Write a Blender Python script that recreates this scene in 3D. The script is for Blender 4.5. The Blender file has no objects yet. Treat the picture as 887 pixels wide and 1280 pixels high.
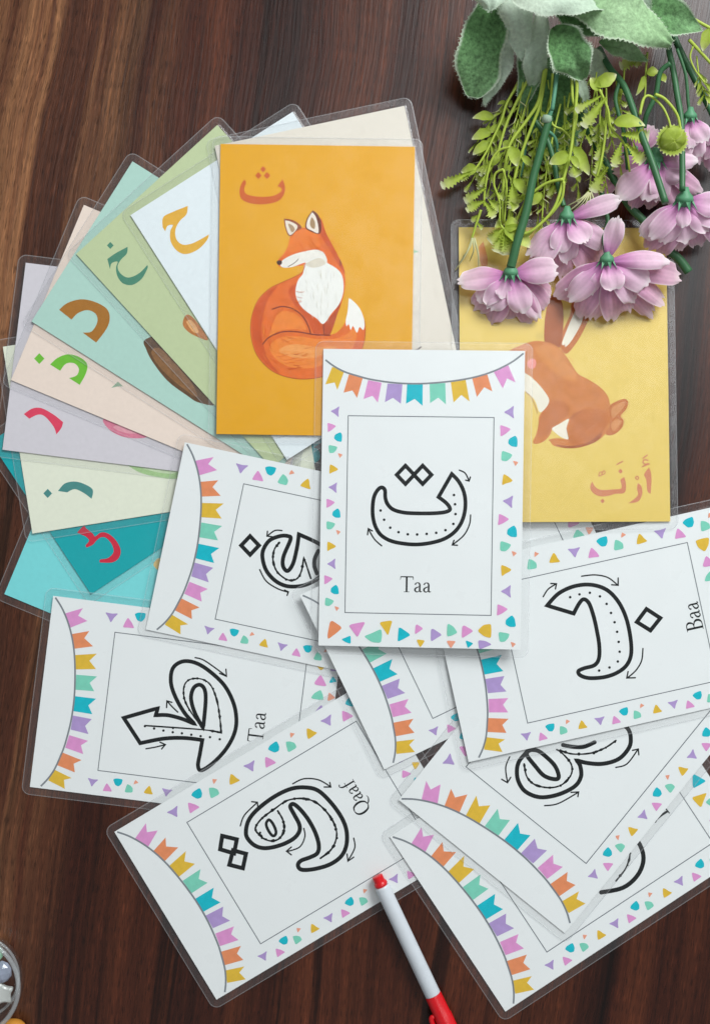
import bpy, bmesh, math, random
from mathutils import Vector, Matrix
from mathutils.geometry import tessellate_polygon

sc = bpy.context.scene
COL = sc.collection
R = math.radians

# ------------------------------------------------------------------ camera
CAM_H = 0.65                 # metres above the table
PPM = 2500.0                 # photograph pixels per metre on the table
CX, CY = 443.5, 640.0
cam_d = bpy.data.cameras.new('camera'); cam = bpy.data.objects.new('camera', cam_d); COL.objects.link(cam)
cam.location = (0, 0, CAM_H)
cam_d.sensor_fit = 'VERTICAL'; cam_d.sensor_height = 24.0
cam_d.lens = 24.0 * CAM_H / (1280.0 / PPM)
cam_d.clip_start = 0.01; cam_d.clip_end = 100
sc.camera = cam

# ------------------------------------------------------------------ world: the dim room, brighter towards the window side by an added glow
w = bpy.data.worlds.new('World'); sc.world = w; w.use_nodes = True
nt = w.node_tree; nt.nodes.clear()
wo = nt.nodes.new('ShaderNodeOutputWorld'); bg = nt.nodes.new('ShaderNodeBackground')
tc = nt.nodes.new('ShaderNodeTexCoord')
sb = nt.nodes.new('ShaderNodeVectorMath'); sb.operation = 'SUBTRACT'; sb.inputs[1].default_value = (0.19, 0.20, 0.96)
ml = nt.nodes.new('ShaderNodeVectorMath'); ml.operation = 'MULTIPLY'; ml.inputs[1].default_value = (1.0, 2.3, 1.0)   # added bright patch, stretched sideways to place the table's glare
ln_ = nt.nodes.new('ShaderNodeVectorMath'); ln_.operation = 'LENGTH'
rp = nt.nodes.new('ShaderNodeValToRGB')
WORLD = [(0.10, 1.0), (0.22, .78), (0.31, .16), (0.40, .035), (0.75, .035), (1.0, .07)]
while len(rp.color_ramp.elements) < len(WORLD): rp.color_ramp.elements.new(0.5)
for e, (pos, v) in zip(rp.color_ramp.elements, WORLD): e.position = pos; e.color = (v * .97, v, v * 1.02, 1)
nt.links.new(tc.outputs['Generated'], sb.inputs[0]); nt.links.new(sb.outputs[0], ml.inputs[0]); nt.links.new(ml.outputs[0], ln_.inputs[0])
nt.links.new(ln_.outputs['Value'], rp.inputs['Fac'])
nt.links.new(rp.outputs['Color'], bg.inputs['Color']); bg.inputs['Strength'].default_value = 4.3
nt.links.new(bg.outputs['Background'], wo.inputs['Surface'])

# ------------------------------------------------------------------ the window's light
ld = bpy.data.lights.new('window_light', 'AREA'); ld.shape = 'RECTANGLE'; ld.size = 0.75; ld.size_y = 0.65
ld.energy = 27.0; ld.color = (0.965, 1.0, 1.005)
lo = bpy.data.objects.new('window_light', ld); COL.objects.link(lo)
lo.location = (0.68, 1.00, 1.12)
lo.rotation_euler = (Vector((0.0, 0.05, 0)) - lo.location).to_track_quat('-Z', 'Y').to_euler()

sc.view_settings.view_transform = 'Standard'; sc.view_settings.look = 'None'
sc.view_settings.exposure = 0.0; sc.view_settings.gamma = 1.0
sc.render.engine = 'CYCLES'
sc.cycles.transparent_max_bounces = 96
sc.cycles.max_bounces = 10
sc.cycles.use_denoising = True

# ------------------------------------------------------------------ small helpers
def lin(c):
    return tuple(((v / 255) / 12.92 if v / 255 <= 0.04045 else ((v / 255 + 0.055) / 1.055) ** 2.4) for v in c)

def at(px, py, z=0.0):
    k = (CAM_H - z) / CAM_H / PPM
    return Vector(((px - CX) * k, (CY - py) * k, z))

def tag(o, label=None, cat=None, group=None, kind=None):
    if label: o['label'] = label
    if cat: o['category'] = cat
    if group: o['group'] = group
    if kind: o['kind'] = kind
    return o

def link(name, me, parent=None, mats=()):
    o = bpy.data.objects.new(name, me); COL.objects.link(o)
    for m in mats: me.materials.append(m)
    if parent: o.parent = parent
    return o

def bm_obj(name, bm, mats, parent=None, smooth=False):
    me = bpy.data.meshes.new(name); bm.to_mesh(me); bm.free()
    if smooth:
        for p in me.polygons: p.use_smooth = True
    return link(name, me, parent, mats if isinstance(mats, (list, tuple)) else [mats])

def empty(name, loc=(0, 0, 0)):
    o = bpy.data.objects.new(name, None); COL.objects.link(o); o.location = loc; o.empty_display_size = 0.01
    return o

# ------------------------------------------------------------------ materials
def new_mat(name):
    m = bpy.data.materials.new(name); m.use_nodes = True
    n = m.node_tree.nodes; return m, n, m.node_tree.links, n['Principled BSDF']

MATS = {}
def ink(rgb, rough=0.55, mottle=0.05, scale=260.0):
    """printed colour, with the slight unevenness of ink-jet print"""
    key = (tuple(rgb), rough, mottle, scale)
    if key in MATS: return MATS[key]
    m, n, l, p = new_mat('print_ink')
    c = lin(rgb)
    t = n.new('ShaderNodeTexCoord'); z = n.new('ShaderNodeTexNoise'); z.inputs['Scale'].default_value = scale; z.inputs['Detail'].default_value = 5
    mx = n.new('ShaderNodeMix'); mx.data_type = 'RGBA'
    mx.inputs['A'].default_value = (*[v * (1 - mottle * 2) for v in c], 1)
    mx.inputs['B'].default_value = (*[min(1, v * (1 + mottle * 2)) for v in c], 1)
    l.new(t.outputs['Object'], z.inputs['Vector']); l.new(z.outputs['Fac'], mx.inputs['Factor'])
    l.new(mx.outputs['Result'], p.inputs['Base Color'])
    p.inputs['Roughness'].default_value = rough; p.inputs['Specular IOR Level'].default_value = 0.15
    MATS[key] = m; return m

def laminate(name, haze, tint, rough):
    m = bpy.data.materials.new(name); m.use_nodes = True
    n = m.node_tree.nodes; l = m.node_tree.links; n.clear()
    out = n.new('ShaderNodeOutputMaterial'); tr = n.new('ShaderNodeBsdfTransparent'); gl = n.new('ShaderNodeBsdfGlossy')
    df = n.new('ShaderNodeBsdfDiffuse'); lw = n.new('ShaderNodeLayerWeight'); lw.inputs['Blend'].default_value = .5
    tr.inputs['Color'].default_value = (*tint, 1); gl.inputs['Roughness'].default_value = rough
    df.inputs['Color'].default_value = (0.72, 0.74, 0.76, 1)
    t = n.new('ShaderNodeTexCoord'); z = n.new('ShaderNodeTexNoise'); z.inputs['Scale'].default_value = 38; z.inputs['Detail'].default_value = 4
    bp = n.new('ShaderNodeBump'); bp.inputs['Strength'].default_value = 0.16; bp.inputs['Distance'].default_value = 0.002
    sm_ = n.new('ShaderNodeTexNoise'); sm_.inputs['Scale'].default_value = 55; sm_.inputs['Detail'].default_value = 6; sm_.inputs['Roughness'].default_value = .7   # smudges and handling marks
    mr_ = n.new('ShaderNodeMapRange'); mr_.inputs['From Min'].default_value = .35; mr_.inputs['From Max'].default_value = .65; mr_.inputs['To Min'].default_value = rough * .6; mr_.inputs['To Max'].default_value = rough * 1.9
    l.new(t.outputs['Object'], sm_.inputs['Vector']); l.new(sm_.outputs['Fac'], mr_.inputs['Value']); l.new(mr_.outputs['Result'], gl.inputs['Roughness'])
    l.new(t.outputs['Object'], z.inputs['Vector']); l.new(z.outputs['Fac'], bp.inputs['Height']); l.new(bp.outputs['Normal'], gl.inputs['Normal'])
    m1 = n.new('ShaderNodeMixShader'); m2 = n.new('ShaderNodeMixShader'); m1.inputs['Fac'].default_value = haze
    l.new(tr.outputs[0], m1.inputs[1]); l.new(df.outputs[0], m1.inputs[2])
    pw = n.new('ShaderNodeMath'); pw.operation = 'POWER'; pw.inputs[1].default_value = 5; l.new(lw.outputs['Facing'], pw.inputs[0])
    fr = n.new('ShaderNodeMath'); fr.operation = 'MULTIPLY_ADD'; fr.inputs[1].default_value = .6; fr.inputs[2].default_value = .028; l.new(pw.outputs[0], fr.inputs[0])
    l.new(fr.outputs[0], m2.inputs['Fac']); l.new(m1.outputs[0], m2.inputs[1]); l.new(gl.outputs[0], m2.inputs[2])
    l.new(m2.outputs[0], out.inputs['Surface'])
    return m

M_FILM = laminate('clear_film', 0.012, (0.994, 0.994, 0.994), 0.16)
M_SEAL = laminate('sealed_film_border', 0.022, (0.985, 0.985, 0.985), 0.14)
M_RIM = laminate('film_edge', 0.20, (0.96, 0.965, 0.97), 0.20)
M_WHITE = ink((235, 239, 239), 0.6, 0.012, 45)
M_BLACK = ink((12, 18, 20), 0.6, 0.05)
M_LINE = ink((105, 112, 118), 0.6, 0.05)
M_STRING = ink((128, 134, 140), 0.6, 0.05)
C_PINK, C_ORNG, C_YELL, C_MINT, C_TEAL, C_PURP = [ink(c, .55, .07, 300) for c in
    ((222, 150, 205), (231, 143, 96), (226, 186, 58), (126, 210, 186), (0, 186, 202), (176, 152, 206))]
C_CORAL = ink((236, 160, 132), .55, .07, 300)

# ------------------------------------------------------------------ 2-D drawing kit (flat print on a sheet)
def spline(pts, closed=False, n=5):
    """Catmull-Rom through pts; a point written (x, y, 1) is a sharp corner"""
    P = [(p[0], p[1]) for p in pts]; corner = [len(p) > 2 and p[2] == 1 for p in pts]
    N = len(P); out = []
    segs = N if closed else N - 1
    for i in range(segs):
        a, b = i, (i + 1) % N
        p1, p2 = P[a], P[b]
        p0 = P[(a - 1) % N] if (closed or a > 0) else p1
        p3 = P[(b + 1) % N] if (closed or b < N - 1) else p2
        if corner[a]: p0 = p1
        if corner[b]: p3 = p2
        for k in range(n):
            t = k / n
            q = []
            for c in (0, 1):
                q.append(0.5 * (2 * p1[c] + (p2[c] - p0[c]) * t + (2 * p0[c] - 5 * p1[c] + 4 * p2[c] - p3[c]) * t * t
                                + (-p0[c] + 3 * p1[c] - 3 * p2[c] + p3[c]) * t ** 3))
            out.append(tuple(q))
    if not closed: out.append(P[-1])
    return out

def chaikin(pts, it=2, k=0.22):
    for _ in range(it):
        o = []
        for i in range(len(pts)):
            a, b = pts[i], pts[(i + 1) % len(pts)]
            o.append((a[0] + (b[0] - a[0]) * k, a[1] + (b[1] - a[1]) * k))
            o.append((a[0] + (b[0] - a[0]) * (1 - k), a[1] + (b[1] - a[1]) * (1 - k)))
        pts = o
    return pts

class Print:
    """collects flat printed shapes on one sheet, each a hair above the last"""
    def __init__(self, z): self.bm = bmesh.new(); self.z = z; self.mats = []
    def mi(self, m):
        if m not in self.mats: self.mats.append(m)
        return self.mats.index(m)
    def step(self): self.z += 2.0e-6
    def fill(self, pts, m):
        idx = self.mi(m); vs = [Vector((p[0], p[1], self.z)) for p in pts]
        area = sum(vs[i].x * vs[(i + 1) % len(vs)].y - vs[(i + 1) % len(vs)].x * vs[i].y for i in range(len(vs)))
        if area < 0: vs = vs[::-1]
        bv = [self.bm.verts.new(v) for v in vs]
        for t in tessellate_polygon([vs]):
            a, b, c = [vs[i] for i in t]
            if abs((b - a).cross(c - a).z) < 1e-13: continue
            if (b - a).cross(c - a).z < 0: t = t[::-1]
            try:
                f = self.bm.faces.new([bv[i] for i in t]); f.material_index = idx
            except ValueError: pass
        self.step()
    def stroke(self, pts, wid, m, closed=False, cap=True):
        """ribbon of width wid (a number or one per point)"""
        idx = self.mi(m); N = len(pts)
        W = wid if isinstance(wid, (list, tuple)) else [wid] * N
        P = [Vector((p[0], p[1])) for p in pts]; L = []; Rr = []
        for i in range(N):
            a = P[i - 1] if (closed or i > 0) else P[i]; b = P[(i + 1) % N] if (closed or i < N - 1) else P[i]
            d1 = (P[i] - a); d2 = (b - P[i])
            d1 = d1.normalized() if d1.length > 1e-9 else d2.normalized()
            d2 = d2.normalized() if d2.length > 1e-9 else d1
            t = d1 + d2
            t = t.normalized() if t.length > 1e-6 else d1
            nrm = Vector((-t.y, t.x)); k = 1 / max(0.62, nrm.dot(Vector((-d1.y, d1.x))))
            L.append(P[i] + nrm * W[i] / 2 * k); Rr.append(P[i] - nrm * W[i] / 2 * k)
        lv = [self.bm.verts.new((v.x, v.y, self.z)) for v in L]; rv = [self.bm.verts.new((v.x, v.y, self.z)) for v in Rr]
        for i in range(N if closed else N - 1):
            j = (i + 1) % N
            try:
                f = self.bm.faces.new((rv[i], rv[j], lv[j], lv[i])); f.material_index = idx
            except ValueError: pass
        if cap and not closed:
            for (c, l_, r_, w_, prev) in ((P[0], lv[0], rv[0], W[0], P[1]), (P[-1], rv[-1], lv[-1], W[-1], P[-2])):
                d = (c - prev)
                if d.length < 1e-9: continue
                a0 = math.atan2(l_.co.y - c.y, l_.co.x - c.x)
                arc = [self.bm.verts.new((c.x + math.cos(a0 + math.pi * k / 6) * w_ / 2, c.y + math.sin(a0 + math.pi * k / 6) * w_ / 2, self.z)) for k in range(1, 6)]
                try:
                    f = self.bm.faces.new([l_] + arc + [r_]); f.material_index = idx
                except ValueError: pass
        self.step()
    def dot(self, c, r, m, n=14):
        self.fill([(c[0] + r * math.cos(2 * math.pi * k / n), c[1] + r * math.sin(2 * math.pi * k / n)) for k in range(n)], m)
    def build(self, name, parent):
        return bm_obj(name, self.bm, self.mats, parent)

# ------------------------------------------------------------------ a laminated card
T_CARD = 0.00058       # pouch thickness over the paper
Z_PAPER0, Z_PAPER1 = 0.00014, 0.00040
Z_INK = 0.00043
BORDER = 0.0040

def rounded(hx, hy, r, n=6):
    out = []
    for (sx, sy, a0) in ((1, 1, 0), (-1, 1, 90), (-1, -1, 180), (1, -1, 270)):
        for k in range(n + 1):
            a = R(a0 + 90 * k / n)
            out.append((sx * (hx - r) + math.cos(a) * r, sy * (hy - r) + math.sin(a) * r))
    return out

PLACED = []            # (outline in world xy, plane a,b,c) of every card already on the table

def inside(p, poly):
    s = 0
    for i in range(len(poly)):
        a, b = poly[i], poly[(i + 1) % len(poly)]
        cr = (b[0] - a[0]) * (p[1] - a[1]) - (b[1] - a[1]) * (p[0] - a[0])
        if cr < 0: return False
    return True

def cross_pts(A, B):
    out = []
    for i in range(len(A)):
        p, p2 = A[i], A[(i + 1) % len(A)]; rx, ry = p2[0] - p[0], p2[1] - p[1]
        for j in range(len(B)):
            q, q2 = B[j], B[(j + 1) % len(B)]; sx, sy = q2[0] - q[0], q2[1] - q[1]
            d = rx * sy - ry * sx
            if abs(d) < 1e-12: continue
            t = ((q[0] - p[0]) * sy - (q[1] - p[1]) * sx) / d; u = ((q[0] - p[0]) * ry - (q[1] - p[1]) * rx) / d
            if 0 <= t <= 1 and 0 <= u <= 1: out.append((p[0] + rx * t, p[1] + ry * t))
    return out

def settle(poly):
    """the lowest plane a rigid card can lie in on top of the cards already there (it rests on three points)"""
    cx = sum(p[0] for p in poly) / 4; cy = sum(p[1] for p in poly) / 4
    pts = [(p[0] - cx, p[1] - cy, 0.0) for p in poly]
    for (B, pl) in PLACED:
        c = [p for p in poly if inside(p, B)] + [p for p in B if inside(p, poly)] + cross_pts(poly, B)
        for p in c:
            pts.append((p[0] - cx, p[1] - cy, pl[0] + pl[1] * p[0] + pl[2] * p[1] + T_CARD + 4e-5))
    tri = [(-1.0, -1.0, -1.0), (1.0, -1.0, -1.0), (0.0, 1.5, -1.0)]
    def plane(t):
        M = Matrix(((1, t[0][0], t[0][1]), (1, t[1][0], t[1][1]), (1, t[2][0], t[2][1])))
        return M.inverted() @ Vector((t[0][2], t[1][2], t[2][2]))
    def has0(t):
        s = [t[i][0] * t[(i + 1) % 3][1] - t[(i + 1) % 3][0] * t[i][1] for i in range(3)]
        tot = abs(sum(s))
        return tot > 1e-9 and (all(v >= -1e-12 for v in s) or all(v <= 1e-12 for v in s))
    for _ in range(200):
        pl = plane(tri)
        worst = max(pts, key=lambda p: p[2] - (pl[0] + pl[1] * p[0] + pl[2] * p[1]))
        if worst[2] - (pl[0] + pl[1] * worst[0] + pl[2] * worst[1]) < 1e-8: break
        best = None
        for k in range(3):
            t = list(tri); t[k] = worst
            if has0(t):
                h = plane(t)[0]
                if best is None or h > best[0]: best = (h, t)
        if best is None: break
        tri = best[1]
    pl = plane(tri)
    return (pl[0] - pl[1] * cx - pl[2] * cy, pl[1], pl[2])

class Card: pass

def make_card(name, label, cat, group, tl, tr, h_px, paper, zg=0.003):
    """tl, tr: where the sheet's own top-left and top-right corners lie; h_px: its height"""
    a, b = at(*tl, zg), at(*tr, zg)
    ux = (b - a); W = ux.length; ux.normalize(); uy = Vector((-ux.y, ux.x, 0))
    H = h_px * (CAM_H - zg) / CAM_H / PPM
    c = a + ux * W / 2 - uy * H / 2
    hx, hy = W / 2 + BORDER, H / 2 + BORDER
    k = 0.0012   # the rounded corners touch a little inside the square ones
    poly = [(c + ux * sx * (hx - k) + uy * sy * (hy - k))[:2] for sx, sy in ((1, 1), (-1, 1), (-1, -1), (1, -1))]
    pl = settle(poly); PLACED.append((poly, pl))
    z0 = pl[0] + pl[1] * c.x + pl[2] * c.y
    X = Vector((ux.x, ux.y, pl[1] * ux.x + pl[2] * ux.y)).normalized()
    N = Vector((-pl[1], -pl[2], 1)).normalized(); Y = N.cross(X)
    root = empty(name)
    root.matrix_world = Matrix(((X.x, Y.x, N.x, c.x), (X.y, Y.y, N.y, c.y), (X.z, Y.z, N.z, z0), (0, 0, 0, 1)))
    tag(root, label, cat, group)
    k_ = Card(); k_.root = root; k_.W, k_.H = W, H
    k_.org, k_.ux, k_.uy, k_.zc = c, ux, uy, z0
    # paper
    bm = bmesh.new(); bmesh.ops.create_cube(bm, size=1)
    for v in bm.verts: v.co = Vector((v.co.x * W, v.co.y * H, Z_PAPER0 if v.co.z < 0 else Z_PAPER1))
    bm_obj('paper', bm, paper, root)
    # pouch: a bump over the paper, a thin sealed border around it
    bm = bmesh.new(); f0 = 0.9e-3
    loops = [(W / 2 + BORDER, H / 2 + BORDER, 0.0042, 0.00004), (W / 2 + BORDER, H / 2 + BORDER, 0.0042, 0.00026),
             (W / 2 + BORDER - 0.00045, H / 2 + BORDER - 0.00045, 0.0038, 0.00034),
             (W / 2 + f0, H / 2 + f0, 0.0012, 0.00036), (W / 2 + 0.0001, H / 2 + 0.0001, 0.0004, T_CARD)]
    rings = [[bm.verts.new((x, y, z)) for x, y in rounded(ax, ay, r)] for ax, ay, r, z in loops]
    n = len(rings[0])
    for i in range(len(rings) - 1):
        for j in range(n):
            f = bm.faces.new((rings[i][j], rings[i][(j + 1) % n], rings[i + 1][(j + 1) % n], rings[i + 1][j]))
            f.material_index = (2, 2, 1, 1)[i]
    bm.faces.new(rings[-1])
    f = bm.faces.new(rings[0][::-1]); f.material_index = 0
    bm_obj('laminate_pouch', bm, [M_FILM, M_SEAL, M_RIM], root)
    def local(crop, pts):
        """points read off an enlargement (x0, y0, scale) -> the sheet's own metres"""
        x0, y0, s = crop; out = []
        for p in pts:
            v = at(x0 + p[0] / s, y0 + p[1] / s, k_.zc) - c
            q = (v.x * ux.x + v.y * ux.y, v.x * uy.x + v.y * uy.y)
            out.append(q + tuple(p[2:]))
        return out
    k_.local = local
    return k_

# ------------------------------------------------------------------ tracing cards
CR = (380, 420, 2.957)
FLAGS = [(C_YELL, [(103,112),(148,128),(122,198),(112,170),(77.5,177)]), (C_ORNG, [(165,140),(216,155),(195,228),(178,200),(145,208)]),
  (C_PINK, [(236,162),(286,172),(272,245),(252,220),(219,232)]), (C_PURP, [(308,175),(363,178),(357,250),(328,228),(298,244)]),
  (C_TEAL, [(380,178),(438,178),(437,258),(408,232),(376,250)]), (C_MINT, [(463,178),(521,174),(523,253),(495,228),(465,248)]),
  (C_YELL, [(541,170),(596,163),(610,243),(580,218),(551,246)]), (C_ORNG, [(620,158),(675,142),(694,206),(664,190),(637,226)]),
  (C_PINK, [(698,132),(752,110),(779,173),(748,158),(732,195)])]
ARC = [(78,86),(110,110),(150,131),(200,147),(250,160),(340,173),(430,176),(520,170),(600,159),(665,143),(720,122),(770,95),(808,66)]
SH = {'purp': (C_PURP, [(16,-26),(-1,-12),(-23,0),(-2,10),(17,25),(13,0)]), 'pink': (C_PINK, [(-16,-20),(4,-12),(22,-2),(0,14),(-18,22),(-16,0)]),
      'teal': (C_TEAL, [(6,-21),(14,-8),(15,20),(-6,18),(-19,8),(-16,-8)]), 'mint': (C_MINT, [(-17,-16),(8,-10),(20,-5),(14,8),(2,19),(-16,18)]),
      'coral': (C_CORAL, [(-9,-9),(3,-6),(11,-1),(5,5),(-1,12),(-4,4)]), 'yell': (C_YELL, [(-15,-21),(2,-14),(21,-1),(14,6),(-2,12),(-16,21)])}
CONF = [('purp',115,278,.85,0),('pink',100,335,.85,0),('teal',127,372,.9,0),('mint',105,415,.9,0),('coral',132,440,.9,0),('yell',107,492,.9,0),
  ('purp',107,560,.85,0),('pink',96,617,.85,0),('teal',120,655,.9,0),('mint',97,698,.9,0),('coral',125,725,.9,0),('yell',99,778,.9,0),
  ('purp',102,843,.85,0),('pink',88,900,.85,0),('teal',114,938,.9,0),('mint',92,982,.9,0),('coral',120,1007,.9,0),
  ('purp',757,283,1,0),('pink',740,349,1.05,0),('teal',771,390,1.05,0),('mint',745,443,1.1,0),('coral',778,470,1,0),('yell',747,533,1.05,0),
  ('purp',752,612,1,0),('pink',733,678,1.05,0),('teal',767,722,1.1,0),('mint',740,775,1.1,0),('coral',772,803,1,0),('yell',742,865,1.05,0),
  ('purp',745,943,1,0),('pink',728,1010,1.05,0),('teal',761,1053,1.1,0),('mint',735,1107,1.1,0),('coral',768,1137,1,0)]
def rowpoly(m, pts): return (m, pts)
ROW = [(C_ORNG,[(97,1048),(142,1078),(120,1098),(88,1122),(86,1105)]),(C_PINK,[(163,1068),(228,1055),(212,1085),(197,1115),(180,1092)]),
  (C_TEAL,[(172,1107),(173,1138),(155,1133),(137,1122),(155,1114)]),(C_MINT,[(220,1110),(250,1098),(285,1082),(288,1105),(284,1134),(250,1132)]),
  (C_YELL,[(276,1058),(327,1050),(318,1080),(310,1108),(295,1085)]),(C_TEAL,[(350,1073),(395,1104),(370,1118),(345,1130),(347,1100)]),
  (C_PINK,[(412,1062),(440,1080),(425,1092),(408,1103)]),(C_YELL,[(413,1120),(446,1124),(438,1138),(428,1151)]),
  (C_PURP,[(468,1076),(510,1103),(490,1115),(467,1130)]),(C_MINT,[(528,1060),(550,1072),(566,1095),(545,1106),(526,1110)]),
  (C_CORAL,[(523,1124),(560,1126),(550,1140),(541,1154)]),(C_PINK,[(583,1064),(625,1088),(605,1102),(580,1117)]),
  (C_TEAL,[(594,1122),(624,1134),(612,1145),(603,1152)]),(C_YELL,[(638,1088),(660,1066),(688,1062),(690,1088),(688,1115),(662,1108)]),
  (C_PURP,[(640,1122),(668,1125),(692,1138),(668,1148),(645,1157)])]

GLYPH = {
 'T': (.80, [[(.37,.03,.10),(.37,.95,.10)], [(.02,.965,.06),(.74,.965,.06)], [(.025,.97,.05),(.0,.77,.02)], [(.735,.97,.05),(.76,.77,.02)], [(.21,.016,.032),(.53,.016,.032)]]),
 'a': (.52, [[(.07,.47,.09),(.10,.555,.06),(.19,.60,.045),(.29,.575,.07),(.335,.46,.09),(.335,.12,.09),(.38,.035,.06),(.47,.06,.03)],
             [(.335,.37,.03),(.19,.31,.06),(.08,.23,.085),(.06,.13,.09),(.12,.04,.065),(.22,.03,.05),(.335,.13,.03)]]),
 'B': (.72, [[(.15,.02,.11),(.15,.98,.11)], [(.0,.982,.034),(.24,.982,.034)], [(.0,.018,.034),(.24,.018,.034)],
             [(.15,.975,.04),(.36,.97,.05),(.50,.86,.10),(.50,.70,.10),(.40,.56,.05),(.16,.53,.035)],
             [(.30,.53,.04),(.50,.47,.07),(.60,.33,.12),(.57,.15,.11),(.42,.035,.05),(.15,.022,.04)]]),
 'Q': (.92, [[(.43,.98,.045),(.22,.91,.085),(.09,.70,.115),(.08,.40,.12),(.18,.12,.09),(.40,.01,.045),(.64,.09,.085),(.77,.32,.115),(.78,.62,.12),(.66,.89,.09),(.43,.98,.045)],
             [(.42,.01,.05),(.56,-.14,.08),(.76,-.23,.05),(.93,-.20,.02)]]),
 'f': (.36, [[(.44,.92,.075),(.37,.99,.05),(.27,.96,.06),(.19,.82,.085),(.17,.60,.09),(.17,.02,.09)], [(.02,.60,.032),(.38,.60,.032)], [(.03,.016,.03),(.33,.016,.03)]]),
}

def caption(card, text, centre, cap, sx=1.0):
    pr = Print(Z_INK)
    wtot = sum(GLYPH[c][0] for c in text) * sx; x = -wtot / 2
    for c in text:
        adv, strokes = GLYPH[c]
        for s in strokes:
            q = spline([(p[0], p[1]) for p in s], n=4) if len(s) > 2 else [(p[0], p[1]) for p in s]
            if len(s) > 2:
                ws = []
                for i in range(len(s) - 1):
                    for k in range(4): ws.append(s[i][2] + (s[i + 1][2] - s[i][2]) * k / 4)
                ws.append(s[-1][2])
            else: ws = [p[2] for p in s]
            pr.stroke([(centre[0] + (x + p[0] * sx) * cap, centre[1] + (p[1] - .42) * cap) for p in q], [v * cap * 1.15 for v in ws], M_BLACK, cap=False)
        x += adv * sx
    return pr.build('caption', card.root)

def clip_x(pts, W):   # the print was cut off at the sheet's edge
    return [(max(-W / 2 + 2e-5, min(W / 2 - 2e-5, p[0])), p[1]) for p in pts]

MASTER = {}
def tracing_print(card):
    """bunting, confetti and frame: the same print on every tracing card"""
    if not MASTER:
        k = card; MASTER['ref'] = k
        W, H = k.W, k.H
        pr = Print(Z_INK)
        for m, f in FLAGS: pr.fill(clip_x(k.local(CR, f), W), m)
        arc = spline(k.local(CR, ARC), n=4)
        pr.stroke(clip_x(arc, W), 0.00085, M_STRING, cap=False)
        MASTER['bunting'] = pr
        b = pr.build('bunting', k.root)
        pr = Print(Z_INK)
        for i, (s, x, y, sc_, rot) in enumerate(CONF):
            m, poly = SH[s]
            rnd = random.Random(i); a = R(rnd.uniform(-7, 7)); ca, sa = math.cos(a), math.sin(a)
            pts = [(x + (px * ca - py * sa) * sc_, y + (px * sa + py * ca) * sc_) for px, py in poly]
            pr.fill(k.local(CR, chaikin(pts, 2, .16)), m)
        for m, poly in ROW: pr.fill(k.local(CR, chaikin(poly, 2, .16)), m)
        c = pr.build('confetti_border', k.root)
        pr = Print(Z_INK)
        fr = k.local(CR, [(164,298),(698,298),(690,1033),(149,1021)])
        xs0 = (fr[0][0] + fr[3][0]) / 2; xs1 = (fr[1][0] + fr[2][0]) / 2; ys0 = (fr[0][1] + fr[1][1]) / 2; ys1 = (fr[2][1] + fr[3][1]) / 2
        pr.stroke([(xs0, ys0), (xs1, ys0), (xs1, ys1), (xs0, ys1)], 0.00042, M_LINE, closed=True)
        f = pr.build('frame_line', k.root)
        MASTER['objs'] = (b, c, f)
        return
    ref = MASTER['ref']; sx, sy = card.W / ref.W, card.H / ref.H
    for o in MASTER['objs']:
        d = o.copy(); COL.objects.link(d); d.parent = card.root; d.scale = (sx, sy, 1)

def letter(card, crop, outlines, dots=(), dot_r=0.0007, wid=0.0017, thin=(), thin_w=0.0009, bumps=()):
    pr = Print(Z_INK)
    for pts, closed in outlines:
        pr.stroke(spline(card.local(crop, pts), closed, 6), wid * 1.1, M_BLACK, closed)
    for pts, closed in thin:
        q = spline(card.local(crop, pts), closed, 6); rnd = random.Random(len(pts))
        ws = [thin_w * rnd.choice((.8, .9, 1, 1.05, 1.5)) for _ in q]
        if closed: pr.stroke(q, thin_w * 1.5, M_BLACK, True)
        else:
            pr.stroke(q, ws, M_BLACK)
            for kk in range(3, len(q) - 1, 5): pr.dot((q[kk][0] + rnd.uniform(-2, 2) * 1e-4, q[kk][1] + rnd.uniform(-2, 2) * 1e-4), thin_w * rnd.uniform(.55, .95), M_BLACK, 8)
    for d in card.local(crop, dots): pr.dot(d, dot_r, M_BLACK)
    pr.build('traced_letter', card.root)

def arrows(card, crop, lines):
    for shaft, head in lines:
        pr = Print(Z_INK)
        pr.stroke(spline(card.local(crop, shaft), n=6), 0.0007, M_BLACK)
        pr.stroke(card.local(crop, head), 0.0007, M_BLACK)
        pr.build('stroke_arrow', card.root)

G_TR = 'white letter tracing cards with bunting'
G_PC = 'laminated picture alphabet cards'
def C(rgb): return ink(rgb, .6, .026, 420)

# ---- the fan of picture cards, lowest first (top-left and top-right corner of each sheet, height)
FAN = {}
def fan(key, label, tl, tr, h, rgb):
    FAN[key] = make_card('picture_card', label, 'picture card', G_PC, tl, tr, h, C(rgb)); return FAN[key]

def glyph(card, crop, polys, rgb, smooth=True):
    pr = Print(Z_INK)
    for p in polys: pr.fill(spline(card.local(crop, p), True, 4) if smooth else card.local(crop, p), ink(rgb, .55, .06, 400))
    return pr.build('arabic_letter', card.root)

def dia(x, y, r): return [(x, y - r, 1), (x + r * .95, y, 1), (x, y + r, 1), (x - r * .95, y, 1)]

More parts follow.
